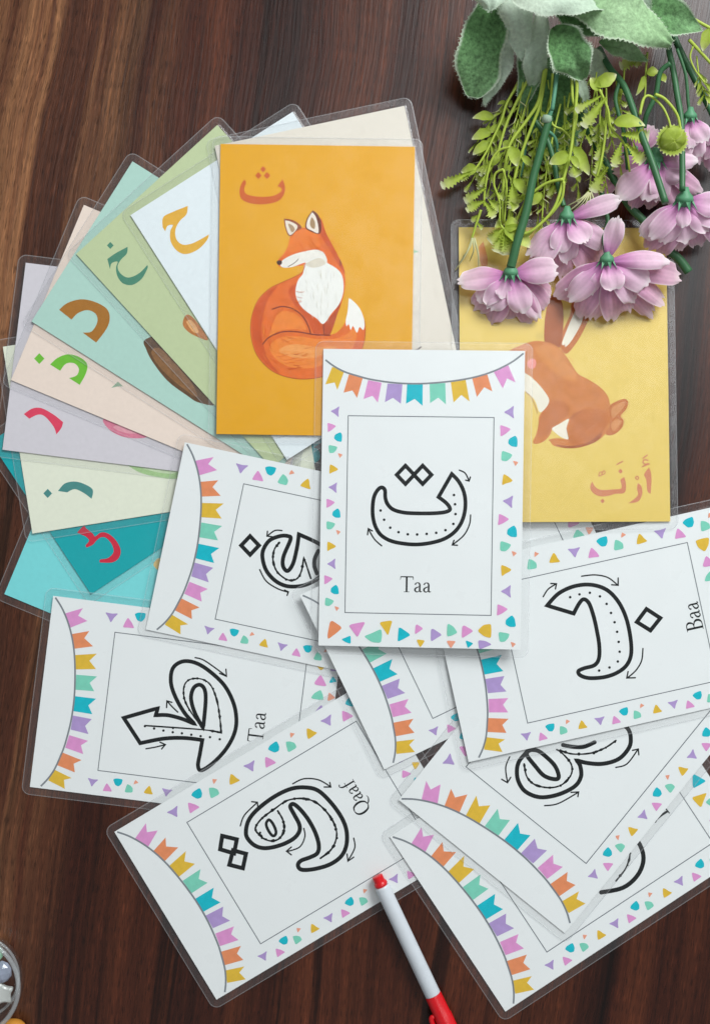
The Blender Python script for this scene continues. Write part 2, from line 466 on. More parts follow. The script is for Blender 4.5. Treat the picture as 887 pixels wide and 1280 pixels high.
c1, c2 = (0, 100, 2.957), (0, 400, 2.957)
k = fan('sheen', 'light turquoise picture card at the bottom of the fan, its bare corner pointing left', (223, 834), (4, 743), 362, (126, 218, 220))
pr = Print(Z_INK); pr.fill(spline(k.local(c2, [(568,905),(585,880),(600,890),(590,925)]), True), ink((226, 196, 130))); pr.build('illustration', k.root)
k = fan('seen', 'dark teal picture card with a red letter seen', (113, 743), (-13, 552), 362, (10, 166, 172))
glyph(k, c2, [[(287,785,1),(310,762),(322,772),(345,790),(353,800),(375,785),(402,790),(430,815),(447,850),(440,880),(415,896),(370,896,1),(372,885),(400,880),(421,858),(415,830),(395,806),(375,803),(358,815),(345,830),(322,841,1),(318,833),(331,815),(318,800),(302,793)]], (206, 40, 66))
pr = Print(Z_INK)
pr.fill(spline(k.local((300,530,7.39), [(560,235),(640,215),(720,235),(735,320),(670,370),(590,350)]), True), ink((70, 172, 178)))
pr.build('illustration', k.root)
k = fan('zay', 'cream picture card with a dark teal dotted letter zay, above the teal cards', (40, 667), (3, 433), 362, (229, 233, 214))
glyph(k, c2, [dia(178, 641, 17), [(216,632,1),(240,605),(275,597),(310,605),(344,627),(340,661,1),(312,640),(278,625),(250,637,1)]], (74, 140, 136))
pr = Print(Z_INK)
for pts, c_ in (([(455,515),(490,548),(530,568),(590,582),(660,583),(660,520),(560,500)], (172, 208, 146)), ([(520,540),(570,560),(640,568),(655,545),(600,520)], (206, 226, 186))):
    pr.fill(spline(k.local(c2, pts), True), ink(c_, .6, .1, 500))
pr.build('illustration', k.root)
k = fan('raa', 'lavender picture card with a red letter raa', (3, 562), (32, 328), 362, (212, 208, 214))
glyph(k, c2, [[(90,348,1),(120,328),(155,326),(200,350),(235,378,1),(228,400),(210,423,1),(200,395),(168,357),(142,350),(110,365,1)]], (223, 66, 96))
pr = Print(Z_INK)
for pts, c_ in (([(385,365),(400,400),(440,426),(490,437),(545,432),(560,400),(470,370)], (226, 128, 155)), ([(420,395),(455,415),(500,420),(520,405),(470,385)], (240, 165, 180))):
    pr.fill(spline(k.local(c2, pts), True), ink(c_, .6, .1, 500))
pr.build('illustration', k.root)
k = fan('dhal', 'peach picture card with a green dotted letter dhal', (14, 475), (105, 256), 362, (236, 219, 206))
glyph(k, c2, [dia(147, 143, 20), [(187,165,1),(215,140),(255,127),(300,140),(324,165),(318,200),(296,240,1),(257,215,1),(285,205),(293,180),(275,160),(245,162),(224,188,1)]], (112, 190, 56))
pr = Print(Z_INK); pr.fill(spline(k.local(c2, [(412,252,1),(437,228,1),(456,246,1),(436,246)]), True), ink((150, 176, 150), .6, .1)); pr.build('illustration', k.root)
k = fan('dal', 'mint blue picture card with a brown letter dal', (40, 402), (166, 202), 362, (176, 212, 200))
glyph(k, c1, [[(220,850,1),(250,825),(300,811),(350,820),(395,845),(407,880),(395,920),(357,971,1),(307,934,1),(340,930),(361,895),(355,865),(325,851),(290,862),(266,886,1)]], (168, 112, 40))
pr = Print(Z_INK)
for pts, c_ in (([(535,75),(542,110),(565,155),(620,225),(690,278),(738,306),(800,300),(700,120),(600,60)], (98, 70, 44)), ([(560,120),(600,185),(680,255),(730,285),(700,220),(600,110)], (138, 98, 60))):
    pr.fill(spline(k.local(c2, pts), True), ink(c_, .6, .2, 500))
pr.build('illustration', k.root)
k = fan('khaa', 'sage green picture card with a dark green dotted letter khaa', (96, 318), (272, 157), 362, (190, 204, 160))
glyph(k, c1, [dia(409, 612, 13), [(398,662,1),(430,640),(473,617,1),(470,642),(448,665),(436,690),(446,715),(475,731),(515,715),(546,684,1),(546,697),(525,735),(490,758),(455,752),(435,725),(430,695),(436,672),(414,678),(408,700,1)]], (76, 136, 112))
pr = Print(Z_INK)
for pts, c_ in (([(676,900),(690,868),(720,885),(770,960),(720,945),(690,925)], (184, 118, 62)), ([(690,895),(710,890),(735,930),(715,932)], (226, 172, 112))):
    pr.fill(spline(k.local(c1, pts), True), ink(c_, .6, .15, 500))
pr.build('illustration', k.root)
k = fan('haa', 'white picture card with a golden letter haa', (164, 270), (366, 141), 362, (226, 235, 238))
glyph(k, c1, [[(602,545,1),(604,508),(640,488),(695,466,1),(690,497),(665,522),(649,555),(653,590),(676,609),(710,605),(750,585),(773,571,1),(766,592),(735,625),(690,644),(655,632),(632,598),(630,560),(640,537),(620,540),(612,560,1)]], (226, 174, 62))
k = fan('jeem', 'pale cream picture card sticking out behind the right side of the fox card', (269, 184), (505, 134), 362, (226, 219, 206))
pr = Print(Z_INK)
ck = (500, 160, 4.267)
pr.fill(spline(k.local(ck, [(40,655),(70,652),(95,660),(68,667)]), True), ink((150, 196, 160)))
pr.build('illustration', k.root); pr = Print(Z_INK)
pr.stroke(spline(k.local(ck, [(70,1190),(90,1182),(112,1168)])), 0.0006, ink((90, 70, 60)))
pr.build('illustration', k.root)
k = FOX = fan('thaa', 'amber picture card of a sitting fox under a red-brown letter thaa', (276.5, 182), (518, 185.5), 361, (228, 166, 28))
cf = (290, 190, 4.268)
glyph(k, cf, [[(66,148,1),(76,166),(65,200),(82,228),(150,240),(220,235),(262,212,1),(264,195),(242,184,1),(270,146,1),(284,195),(270,240),(235,268),(160,281),(90,273),(50,250),(40,210),(50,172)],
              dia(166, 93, 17), dia(141, 127, 19), dia(187, 127, 19)], (206, 98, 38))
pr = Print(Z_INK)
def F(pts, rgb, closed=True, wid=None, mot=.10):
    q = spline(k.local(cf, pts), closed, 5)
    if wid: pr.stroke(q, wid, ink(rgb, .6, mot, 350), False)
    else: pr.fill(q, ink(rgb, .6, mot, 350))
OR1, OR2, OR3, DK = (226, 108, 34), (238, 134, 48), (206, 84, 26), (128, 46, 22)
# body, back and brush
F([(392,590),(375,640),(330,668),(265,697),(200,730),(140,790),(108,870),(99,950),(115,1040),(150,1108),(220,1172),(310,1205),(400,1212),(490,1198),(600,1135),(685,1062),(710,975),(706,900),(682,838),(645,795),(622,780,1),(616,860),(600,915),(560,962),(522,976,1),(540,910),(578,825),(600,740),(602,660),(570,590),(480,560)], OR1)
F([(108,900),(140,800),(200,738),(240,720),(190,790),(165,880),(160,980),(190,1100),(250,1180),(180,1130),(120,1040)], OR3)
F([(225,900),(260,850),(330,860),(375,900),(395,950),(330,945),(250,955),(200,985)], OR2)
F([(200,1040),(260,990),(360,985),(470,1000),(580,990),(640,950),(665,960),(640,1050),(560,1100),(440,1150),(320,1150),(240,1110)], OR2)
F([(250,1060),(330,1025),(450,1040),(560,1040),(480,1085),(350,1100)], (243, 158, 82))
F([(350,700),(338,760),(350,800),(420,870),(480,920),(480,975),(440,975),(400,900),(330,810),(300,740)], OR3)
F([(490,920),(540,860),(580,800),(560,870),(525,970),(495,975)], (186, 74, 26))
# head and neck
F([(243,580),(275,545),(298,505),(310,455),(335,420),(380,405),(420,400),(470,352),(500,430),(540,512),(585,600),(602,680),(560,640),(500,590),(440,560),(390,600),(330,612),(268,616),(245,604)], OR1)
F([(310,470),(345,425),(400,415),(450,440),(470,500),(420,515),(350,530),(300,530)], (234, 124, 40))
F([(470,352),(500,430),(545,515),(590,605),(600,650),(560,590),(500,490),(470,430)], OR3)
# white of the muzzle and chest
F([(258,606),(268,580),(320,550),(390,530),(450,522),(490,540),(505,590),(440,590),(385,592),(330,612),(280,618)], (236, 232, 222))
F([(388,598),(420,575),(470,562),(505,590),(560,625),(588,665),(594,740),(572,810),(530,862),(487,918),(450,888),(385,842),(350,795),(338,745),(352,685),(378,650)], (238, 238, 232), mot=.03)
F([(392,600),(425,578),(470,566),(500,592),(470,612),(425,618)], (222, 214, 196))
F([(610,930),(606,900),(616,850),(622,780,1),(645,795),(682,838),(706,905),(700,950),(680,935),(665,965),(645,930),(632,950),(622,920)], (242, 240, 234), mot=.03)
# ears
F([(276,357,1),(310,360),(345,375),(372,405),(340,425),(318,448),(300,445),(284,405)], (150, 74, 38))
F([(283,366,1),(312,372),(350,398),(320,440),(302,438),(288,400)], (234, 222, 206))
F([(300,385),(325,395),(335,415),(318,428)], (176, 146, 112))
F([(392,405),(400,355),(430,312,1),(458,335),(475,380),(470,435),(430,430)], (110, 50, 30))
F([(398,402),(405,358),(428,322,1),(448,350),(460,400),(458,434),(425,420)], (236, 224, 210))
F([(425,350),(442,375),(440,410),(420,400),(416,375)], (170, 138, 100))
# nose, mouth and drawn lines
F([(238,588),(246,580),(262,580),(267,594),(256,604),(243,600)], (70, 38, 26))
F([(300,612),(325,598),(345,582),(352,572)], (90, 62, 46), False, .00035)
F([(215,840),(265,825),(325,838),(375,875),(405,925),(420,972)], DK, False, .0006)
F([(165,1025),(200,988),(270,960),(350,960),(440,975),(522,978)], DK, False, .0006)
F([(487,920),(490,975)], DK, False, .0005)
F([(575,580),(580,595),(575,605)], DK, False, .0006)
F([(392,595),(375,640),(330,668),(265,697),(200,730),(140,790),(108,870),(99,950),(115,1040),(150,1108),(220,1172),(310,1205),(400,1212),(490,1198)], (176, 72, 26), False, .0003)
F([(490,1198),(600,1135),(685,1062),(710,975),(706,900)], (176, 72, 26), False, .0003)
for i in range(26):   # brush strokes in the fur
    rnd = random.Random(i); x = rnd.uniform(180, 600); y = 1010 + rnd.uniform(-5, 120) - abs(x - 380) * .12
    F([(x, y), (x + 30, y - 4), (x + 62, y - 14)], rnd.choice((OR3, (246, 170, 96), OR2)), False, .00018)
for i in range(110):
    rnd = random.Random(500 + i); x = rnd.uniform(120, 420); y = rnd.uniform(720, 1160)
    if (x - 330) ** 2 / 200 ** 2 + (y - 960) ** 2 / 225 ** 2 > 1 or (x > 345 and y < 900): continue
    a = math.atan2(y - 960, x - 350) + math.pi / 2 + rnd.uniform(-.3, .3); ln = rnd.uniform(22, 55)
    F([(x, y), (x + math.cos(a) * ln * .5, y + math.sin(a) * ln * .5 + 2), (x + math.cos(a) * ln, y + math.sin(a) * ln)], rnd.choice(((238, 140, 62), (210, 92, 30), (232, 122, 46), (196, 80, 26))), False, rnd.uniform(.00012, .00022))
for i in range(60):
    rnd = random.Random(900 + i); x = rnd.uniform(350, 590); y = rnd.uniform(600, 880)
    if (x - 470) ** 2 / 112 ** 2 + (y - 730) ** 2 / 150 ** 2 > 1: continue
    ln = rnd.uniform(18, 40); F([(x, y), (x - 2, y + ln * .5), (x - (x - 480) * .06, y + ln)], rnd.choice(((222, 218, 206), (250, 250, 248), (212, 206, 190))), False, .00013)
for i in range(50):
    rnd = random.Random(1300 + i); x = rnd.uniform(315, 560); y = rnd.uniform(420, 600)
    if y > 400 + (x - 300) * .75 and x > 480 or y > 515 and x < 480: continue
    F([(x, y), (x + 12, y + 8), (x + 22, y + 22)], rnd.choice(((240, 146, 66), (212, 94, 32), (234, 128, 50))), False, .00014)
pr.build('fox_illustration', k.root)

# ---- tracing cards, lowest first
cz = (20, 730, 2.2175)
k = make_card('tracing_card', 'leftmost tracing card, captioned Taa, its letter a tall loop with a long tail', 'tracing card', G_TR, (36, 985), (66, 745), 366, M_WHITE)
MASTER_CARD_QUEUE = [k]
cz = (140, 800, 3.8565)
letter(k, cz, [([(58,375,1),(222,328,1),(212,362,1),(270,362),(340,380),(400,405,1),(350,350),(305,270),(285,200),(295,135),(340,103),(400,108),(465,145),(540,215),(585,300),(600,380),(590,450),(550,525),(490,590),(432,628),(415,605),(425,545),(436,482,1),(350,472),(250,475),(137,497,1)], True),
               ([(440,425,1),(400,350),(382,280),(395,230),(425,215),(448,240),(452,300)], True)],
       [(160,415),(204,426),(249,436),(294,444),(338,449),(383,456),(428,463),(473,468),(520,478)], .00062, .0018,
       [([(440,425),(390,360),(352,290),(348,225),(375,190),(430,187),(475,215),(505,285),(520,370),(527,447,1),(440,432),(160,412)], False)], .0008)
arrows(k, cz, [([(402,84),(450,100),(552,173)], [(520,160),(553,175),(550,140)]), ([(318,347),(290,320),(268,295)], [(264,325),(266,293),(290,300)]), ([(165,524),(210,516),(255,505)], [(232,492),(258,504),(240,525)])])
caption(k, 'Taa', k.local(cz, [(704,417)])[0][:2], .0078, 1.08)

k2 = make_card('tracing_card', 'tracing card overlapping the picture fan, its dotted round letter cut off by a neighbour', 'tracing card', G_TR, (182, 787), (232, 553), 366, M_WHITE)
ca = (170, 540, 3.168)
letter(k2, ca, [(dia(452, 449, 37), True), ([(645,405,1),(720,440),(770,480),(740,560),(680,602),(612,612),(560,595),(520,555),(503,510),(503,470),(528,430),(570,412),(602,412),(612,425),(585,490),(582,530),(600,550),(622,520),(638,455)], True),
                 ([(722,470),(708,500),(706,530),(716,560)], False)], wid=.0018,
       thin=[([(568,437),(548,465),(543,510),(560,555),(600,585),(635,582),(655,550),(664,495,1),(692,580)], False)])
arrows(k2, ca, [([(578,390),(550,390),(522,410)], [(521,393),(519,412),(542,415)]), ([(490,545),(515,590),(560,620),(600,634)], [(588,626),(603,633),(598,647)])])

k3 = make_card('tracing_card', 'tracing card captioned Qaaf with the marker tip lying on it', 'tracing card', G_TR, (270, 1252), (143, 1040), 372, M_WHITE)
cq = (250, 960, 3.8565)
letter(k3, cq, [([(222,310),(235,250),(280,195),(360,135),(440,98),(510,92),(570,108),(630,165),(680,235),(705,300),(705,370),(680,425),(625,465),(550,487),(490,490),(472,470),(485,447),(530,430),(565,410),(572,370),(555,310),(520,245),(480,195),(450,172),(435,185),(455,225),(478,270),(478,305),(450,340),(390,370),(320,385),(270,375),(235,345)], True),
                   ([(108,325,1),(178,342,1),(165,410,1),(98,390,1)], True), ([(160,395,1),(222,412,1),(207,482,1),(142,465,1)], True)],
       [(290,310)],   .0006, .0019,
       [([(322,258),(334,248),(352,268),(366,302),(362,322),(348,324),(330,300),(320,275)], True), ([(300,330),(272,305),(270,280),(300,240),(360,195),(420,155),(490,145),(550,160),(600,200),(640,255),(658,310),(650,360),(625,400),(580,435)], False), ([(300,335),(340,350),(380,340),(405,300),(400,250),(375,205)], False)], .00095)
arrows(k3, cq, [([(447,74),(500,50),(570,55),(628,88)], [(598,90),(630,90),(625,68)]), ([(195,277),(215,225),(275,165)], [(250,160),(277,163),(280,190)]), ([(500,290),(505,330),(480,380),(420,402)], [(440,380),(417,400),(440,418)]), ([(740,338),(745,385),(713,447)], [(708,415),(712,450),(740,430)])])
caption(k3, 'Qaaf', k3.local(cq, [(752,140)])[0][:2], .0078)

k4 = make_card('tracing_card', 'mostly hidden tracing card, only its lower flags showing beneath the middle Taa card', 'tracing card', G_TR, (480, 962), (375, 743), 366, M_WHITE)
k5 = make_card('tracing_card', 'tracing card lowest at the bottom right, showing only a crescent piece of its letter', 'tracing card', G_TR, (632, 1267), (487, 1047), 376, M_WHITE)
c6 = (480, 880, 2.179)
letter(k5, c6, [([(590,513),(650,500),(690,465),(705,420),(690,375),(650,340),(590,350)], False)], wid=.002, thin=[([(630,482),(655,450),(668,412),(660,380)], False)])
cb = (780, 880, 5.12)
pr = Print(Z_INK); pr.stroke(spline(k5.local(cb, [(195,752),(205,735),(235,710),(270,688)])), .0012, M_BLACK); pr.stroke(k5.local(cb, [(262,668),(285,697)]), .0006, M_BLACK); pr.build('caption', k5.root)
k6 = make_card('tracing_card', 'tilted tracing card with a double-looped letter half covered by the Baa card', 'tracing card', G_TR, (706, 1168), (498, 1000), 378, M_WHITE)
c7 = (580, 860, 4.435)
letter(k6, c7, [([(330,370),(300,410),(290,460),(300,520),(340,575),(420,605),(520,590),(610,545),(645,490),(640,430),(620,400,1),(680,415),(760,420),(840,400),(890,360),(920,300),(900,220),(800,180),(640,200),(470,280),(370,330)], True),
                 ([(345,370),(390,430),(440,485),(500,505),(522,490),(500,430),(440,370),(400,345),(360,345)], True),
                 ([(545,315),(600,325),(660,325),(720,300)], False)], wid=.0019,
       thin=[([(330,420),(345,490),(390,535),(470,552),(540,535),(590,480),(590,420),(540,360),(510,340)], False), ([(530,345),(600,365),(700,360),(780,330),(838,290)], False)])
arrows(k6, c7, [([(250,380),(228,440),(238,520)], [(206,505),(238,524),(256,494)]), ([(444,652),(520,640),(630,578)], [(590,578),(632,576),(628,602)]), ([(838,440),(900,420),(960,340)], [(930,345),(962,338),(965,370)])])

k7 = make_card('tracing_card', 'tracing card captioned Baa at the right, with one diamond dot beside its letter', 'tracing card', G_TR, (585, 952), (532, 713), 366, M_WHITE)
cB = (600, 690, 3.0906)
letter(k7, cB, [([(256,206,1),(300,160),(360,132),(425,126),(485,145),(530,190),(560,250),(577,320),(582,390),(566,435),(530,465),(480,483),(420,487),(385,476),(378,460),(400,449),(440,437),(457,410),(458,360),(448,300),(435,245),(418,198),(398,182),(380,198),(359,237,1)], True), ([(603,270,1),(640,220,1),(694,255,1),(656,303,1)], True)],
       [(345,174),(381,163),(421,157),(460,171),(486,200),(503,235),(517,271),(527,308),(533,347),(537,385),(530,423),(498,446),(458,458)], .00065, .0018)
arrows(k7, cB, [([(241,172),(260,143),(290,123)], [(270,121),(292,122),(288,142)]), ([(389,93),(440,88),(490,98),(528,127)], [(505,126),(530,128),(530,100)]), ([(627,373),(622,420),(600,458),(567,487)], [(570,462),(565,487),(598,486)])])
caption(k7, 'Baa', k7.local(cB, [(823,247)])[0][:2], .0083)

# ---- the rabbit card and the top tracing card
k = RAB = make_card('picture_card', 'yellow picture card of a brown rabbit, the flowers lying on its top edge', 'picture card', G_PC, (573, 284), (834, 283), 369, C((224, 196, 102)), .004)
cr = (640, 380, 4.572)
pr = Print(Z_INK)
RB1, RB2, RB3, RB4 = (200, 122, 58), (190, 110, 52), (164, 88, 42), (208, 134, 66)
def F2(pts, rgb, wid=None, mot=.09):
    q = spline(k.local(cr, pts), wid is None, 5)
    if wid: pr.stroke(q, wid, ink(rgb, .6, mot, 300), False)
    else: pr.fill(q, ink(rgb, .6, mot, 300))
F2([(268,235),(290,150),(330,60),(345,-20),(400,-60),(460,-30),(445,62),(400,165),(345,250),(303,285)], RB2)
F2([(283,222),(310,150),(345,70),(380,0),(425,10),(408,75),(385,130),(335,213),(303,245),(300,228),(292,236)], (230, 224, 206), mot=.03)
F2([(185,220),(182,130),(190,60),(210,-30),(250,-60),(285,-10),(293,60),(290,140),(273,245),(230,240)], RB3)
F2([(-190,-330,1),(-165,-360,1),(-140,-250),(-160,-190),(-185,-250)], (214, 140, 84))
F2([(-60,330),(-20,270),(40,240),(90,220),(150,211),(240,232),(300,290),(340,350),(375,400),(430,430),(500,475),(545,530),(559,600),(555,670),(530,740),(470,790),(380,822),(300,826),(232,812),(214,790),(203,778),(250,768),(318,772),(306,710),(318,658),(260,690),(225,716),(213,745),(178,785),(130,802),(112,788),(130,750),(145,690),(150,640),(206,560),(180,500),(130,442),(80,402),(0,400),(-50,380)], RB1)
F2([(130,250),(200,235),(270,260),(310,330),(370,420),(330,440),(250,400),(170,330)], RB4)
F2([(330,650),(380,610),(470,600),(540,620),(540,680),(500,750),(420,800),(330,800),(320,740)], RB2)
F2([(160,640),(210,560),(290,560),(320,620),(250,690),(200,740),(150,770),(140,720)], RB2)
F2([(240,805),(330,812),(430,790),(510,730),(480,785),(380,820),(300,825)], RB3)
F2([(60,400),(80,402),(130,442),(180,500),(207,560),(155,622),(125,552),(80,507),(40,480)], (230, 224, 206), mot=.03)
F2([(222,712),(265,687),(319,658),(306,710),(318,772),(280,765),(242,738)], (234, 226, 208), mot=.03)
F2([(552,590),(590,558),(640,542),(661,560),(650,600),(618,640),(634,668),(620,712),(575,748),(530,745),(552,690)], RB2)
F2([(565,600),(600,572),(640,560),(630,595),(600,630),(570,650)], (206, 140, 84))
F2([(560,690),(590,660),(622,670),(605,700),(575,725)], (206, 140, 84))
F2([(85,330),(110,312),(132,325),(130,360),(105,372),(85,355)], (232, 150, 140))
F2([(330,655),(355,635),(390,615)], RB3, .0004)
F2([(305,710),(318,772)], RB3, .0003)
F2([(75,505),(110,545),(140,625)], (170, 110, 66), .0003)
for x in (140, 152, 165): F2([(x,165),(x+5,185),(x+2,200)], (170, 150, 96), .0002)
F2([(650,545),(668,570),(655,605),(625,640),(640,670),(622,715)], (206, 160, 96), .0002)
for i in range(40):
    rnd = random.Random(90 + i); x = rnd.uniform(200, 500); y = rnd.uniform(430, 760) if x > 330 else rnd.uniform(260, 480)
    F2([(x, y), (x + 14, y + 12), (x + 24, y + 28)], rnd.choice((RB4, RB2)), .00016)
pr.build('rabbit_illustration', k.root)
pr = Print(Z_INK); SAL = ink((204, 130, 92), .6, .05, 400)
def F3(pts): pr.fill(spline(k.local(cr, pts), True, 4), SAL)
def S3(pts, wd=.0007): pr.stroke(spline(k.local(cr, pts), n=4), wd, SAL)
F3([(776,934,1),(787,960),(791,1005),(785,1086,1),(766,1070),(760,1005),(748,975)])
S3([(770,895),(752,890),(742,905),(755,917),(770,912)]); S3([(738,930),(778,915)]); S3([(742,882),(768,864)])
F3([(712,1024,1),(732,1043),(737,1085),(712,1130),(655,1140,1),(690,1115),(712,1090),(706,1055)])
S3([(708,985),(698,994),(708,1004),(717,994),(708,985)], .0006)
F3([(610,1006,1),(634,988,1),(644,1035),(634,1080),(580,1086),(550,1096),(500,1101),(458,1084),(438,1050),(450,1014,1),(466,1044),(500,1063),(570,1060),(617,1053)])
F3(dia(613, 957, 15)); F3(dia(508, 1127, 14)); S3([(593,918),(626,900)])
S3([(488,985),(492,965),(505,962),(505,978),(490,985)], .0005); S3([(505,970),(515,955),(524,960),(520,972),(505,978)], .0005)
pr.build('arabic_word', k.root)

k8 = make_card('tracing_card', 'topmost tracing card in the middle, captioned Taa, its bowl-shaped letter under two joined diamonds', 'tracing card', G_TR, (404, 436.3), (654, 440.3), 370, M_WHITE, .006)
cA = (440, 560, 5.218)
letter(k8, cA, [([(648,170,1),(690,215),(722,275),(736,345),(731,420),(708,490),(665,548),(600,592),(515,618),(420,629),(330,623),(250,605),(190,570),(155,520),(137,460),(133,390),(142,320),(165,275),(192,257),(213,275),(216,325),(230,365),(265,400),(330,420),(410,426),(520,426),(595,420),(632,407),(634,388),(610,357),(562,320,1)], True),
                 (dia(347, 175, 60), True), (dia(459, 175, 60), True)],
       [(185,408),(208,468),(248,520),(302,549),(362,563),(423,564),(485,560),(547,553),(607,536),(658,495),(672,431),(669,367),(662,307)], .00066, .00172)
arrows(k8, cA, [([(697,145),(735,165),(760,215)], [(738,210),(760,216),(768,190)]), ([(770,437),(762,500),(725,570),(653,631)], [(662,602),(651,632),(684,634)]), ([(192,638),(145,595),(105,528)], [(100,566),(105,526),(131,541)])])
caption(k8, 'Taa', k8.local(cA, [(416,897)])[0][:2], .0078, 1.08)
for q in (k8, MASTER_CARD_QUEUE[0], k2, k3, k4, k5, k6, k7): tracing_print(q)

# ------------------------------------------------------------------ the wooden table
m, n, l, p = new_mat('dark_wood_veneer')
t = n.new('ShaderNodeTexCoord'); mp = n.new('ShaderNodeMapping'); mp.inputs['Rotation'].default_value = (0, 0, R(8))
warp = n.new('ShaderNodeTexNoise'); warp.inputs['Scale'].default_value = 5.0; warp.inputs['Detail'].default_value = 2
add = n.new('ShaderNodeMixRGB'); add.blend_type = 'LINEAR_LIGHT'; add.inputs['Fac'].default_value = 0.012
l.new(t.outputs['Object'], mp.inputs['Vector']); l.new(mp.outputs['Vector'], warp.inputs['Vector'])
l.new(mp.outputs['Vector'], add.inputs['Color1']); l.new(warp.outputs['Color'], add.inputs['Color2'])
def streak(sx, sy, detail, off, rough=.55, dist=0.0):
    mm = n.new('ShaderNodeMapping'); mm.inputs['Scale'].default_value = (sx, sy, 1); mm.inputs['Location'].default_value = (off, off * .37, 0)
    z = n.new('ShaderNodeTexNoise'); z.inputs['Scale'].default_value = 1; z.inputs['Detail'].default_value = detail; z.inputs['Roughness'].default_value = rough; z.inputs['Distortion'].default_value = dist
    l.new(add.outputs['Color'], mm.inputs['Vector']); l.new(mm.outputs['Vector'], z.inputs['Vector']); return z.outputs['Fac']
def ramp(fac, stops):
    r = n.new('ShaderNodeValToRGB'); cr_ = r.color_ramp
    while len(cr_.elements) < len(stops): cr_.elements.new(0.5)
    for e_, (pos, c_) in zip(cr_.elements, stops): e_.position = pos; e_.color = (*c_, 1)
    l.new(fac, r.inputs['Fac']); return r.outputs['Color']
def mul(a, b, f=1.0, mode='MULTIPLY'):
    x = n.new('ShaderNodeMixRGB'); x.blend_type = mode; x.inputs['Fac'].default_value = f
    l.new(a, x.inputs['Color1']); l.new(b, x.inputs['Color2']); return x.outputs['Color']
heart = ramp(streak(30, 1.0, 5, 3.1, .55, .25), [(.30, lin((28, 10, 7))), (.46, lin((58, 25, 14))), (.60, lin((84, 42, 24))), (.75, lin((48, 21, 12)))])
sap = ramp(streak(46, 1.2, 6, 23.1, .6, .25), [(.30, lin((38, 17, 11))), (.45, lin((80, 46, 31))), (.56, lin((142, 98, 66))), (.64, lin((98, 60, 40))), (.76, lin((56, 27, 17)))])
# the lighter sapwood boards lie towards the left of the table
sx_ = n.new('ShaderNodeSeparateXYZ'); l.new(add.outputs['Color'], sx_.inputs[0])
sm = n.new('ShaderNodeMapRange'); sm.inputs['From Min'].default_value = -.115; sm.inputs['From Max'].default_value = -.175; l.new(sx_.outputs['X'], sm.inputs['Value'])
sw = n.new('ShaderNodeMixRGB'); l.new(sm.outputs['Result'], sw.inputs['Fac']); l.new(heart, sw.inputs['Color1']); l.new(sap, sw.inputs['Color2'])
base = sw.outputs['Color']
fine = ramp(streak(330, 5, 5, 7.7, .65), [(.34, (.62, .60, .58)), (.5, (.97, .97, .97)), (.66, (1.30, 1.27, 1.22))])
base = mul(base, fine, .9)
dark = ramp(streak(85, 1.3, 5, 11.3, .55, .5), [(.36, (.22, .20, .20)), (.43, (1, 1, 1))])
base = mul(base, dark, .9)
pore = ramp(streak(1500, 95, 2, 1.3, .5), [(.56, (0, 0, 0)), (.72, (1, 1, 1))])
px_ = n.new('ShaderNodeMixRGB'); px_.blend_type = 'ADD'; l.new(base, px_.inputs['Color1'])
pc = mul(pore, base, 1.0); l.new(pc, px_.inputs['Color2']); px_.inputs['Fac'].default_value = .8
pit = ramp(streak(2100, 150, 2, 4.4, .5), [(.36, (.35, .33, .32)), (.44, (1, 1, 1))])
l.new(mul(px_.outputs['Color'], pit, .8), p.inputs['Base Color'])
rr = n.new('ShaderNodeMapRange'); rr.inputs['To Min'].default_value = .22; rr.inputs['To Max'].default_value = .33
p.inputs['Specular IOR Level'].default_value = .42
l.new(streak(300, 20, 3, 5.0), rr.inputs['Value']); l.new(rr.outputs['Result'], p.inputs['Roughness'])
bp = n.new('ShaderNodeBump'); bp.inputs['Strength'].default_value = .2; bp.inputs['Distance'].default_value = .0006
l.new(streak(700, 30, 4, 2.2), bp.inputs['Height']); l.new(bp.outputs['Normal'], p.inputs['Normal'])
bm = bmesh.new(); bmesh.ops.create_cube(bm, size=1)
for v in bm.verts: v.co = Vector((v.co.x * 1.6, v.co.y * 1.4, -0.0002 if v.co.z > 0 else -0.03))
bmesh.ops.bevel(bm, geom=[e_ for e_ in bm.edges], offset=.003, segments=2, affect='EDGES')
tag(bm_obj('table_surface', bm, m), 'dark walnut-grained wooden table top under all the cards', None, None, 'structure')

# ------------------------------------------------------------------ shaped-object helpers
def plastic(name, rgb, rough=.35, spec=.5, bump=0.0):
    m, n, l, p = new_mat(name)
    t = n.new('ShaderNodeTexCoord'); z = n.new('ShaderNodeTexNoise'); z.inputs['Scale'].default_value = 180; z.inputs['Detail'].default_value = 4
    mx = n.new('ShaderNodeMix'); mx.data_type = 'RGBA'; c = lin(rgb)
    mx.inputs['A'].default_value = (*[v * .93 for v in c], 1); mx.inputs['B'].default_value = (*[min(1, v * 1.06) for v in c], 1)
    l.new(t.outputs['Object'], z.inputs['Vector']); l.new(z.outputs['Fac'], mx.inputs['Factor']); l.new(mx.outputs['Result'], p.inputs['Base Color'])
    p.inputs['Roughness'].default_value = rough; p.inputs['Specular IOR Level'].default_value = spec
    if bump:
        b = n.new('ShaderNodeBump'); b.inputs['Strength'].default_value = bump; b.inputs['Distance'].default_value = .0005
        l.new(z.outputs['Fac'], b.inputs['Height']); l.new(b.outputs['Normal'], p.inputs['Normal'])
    return m

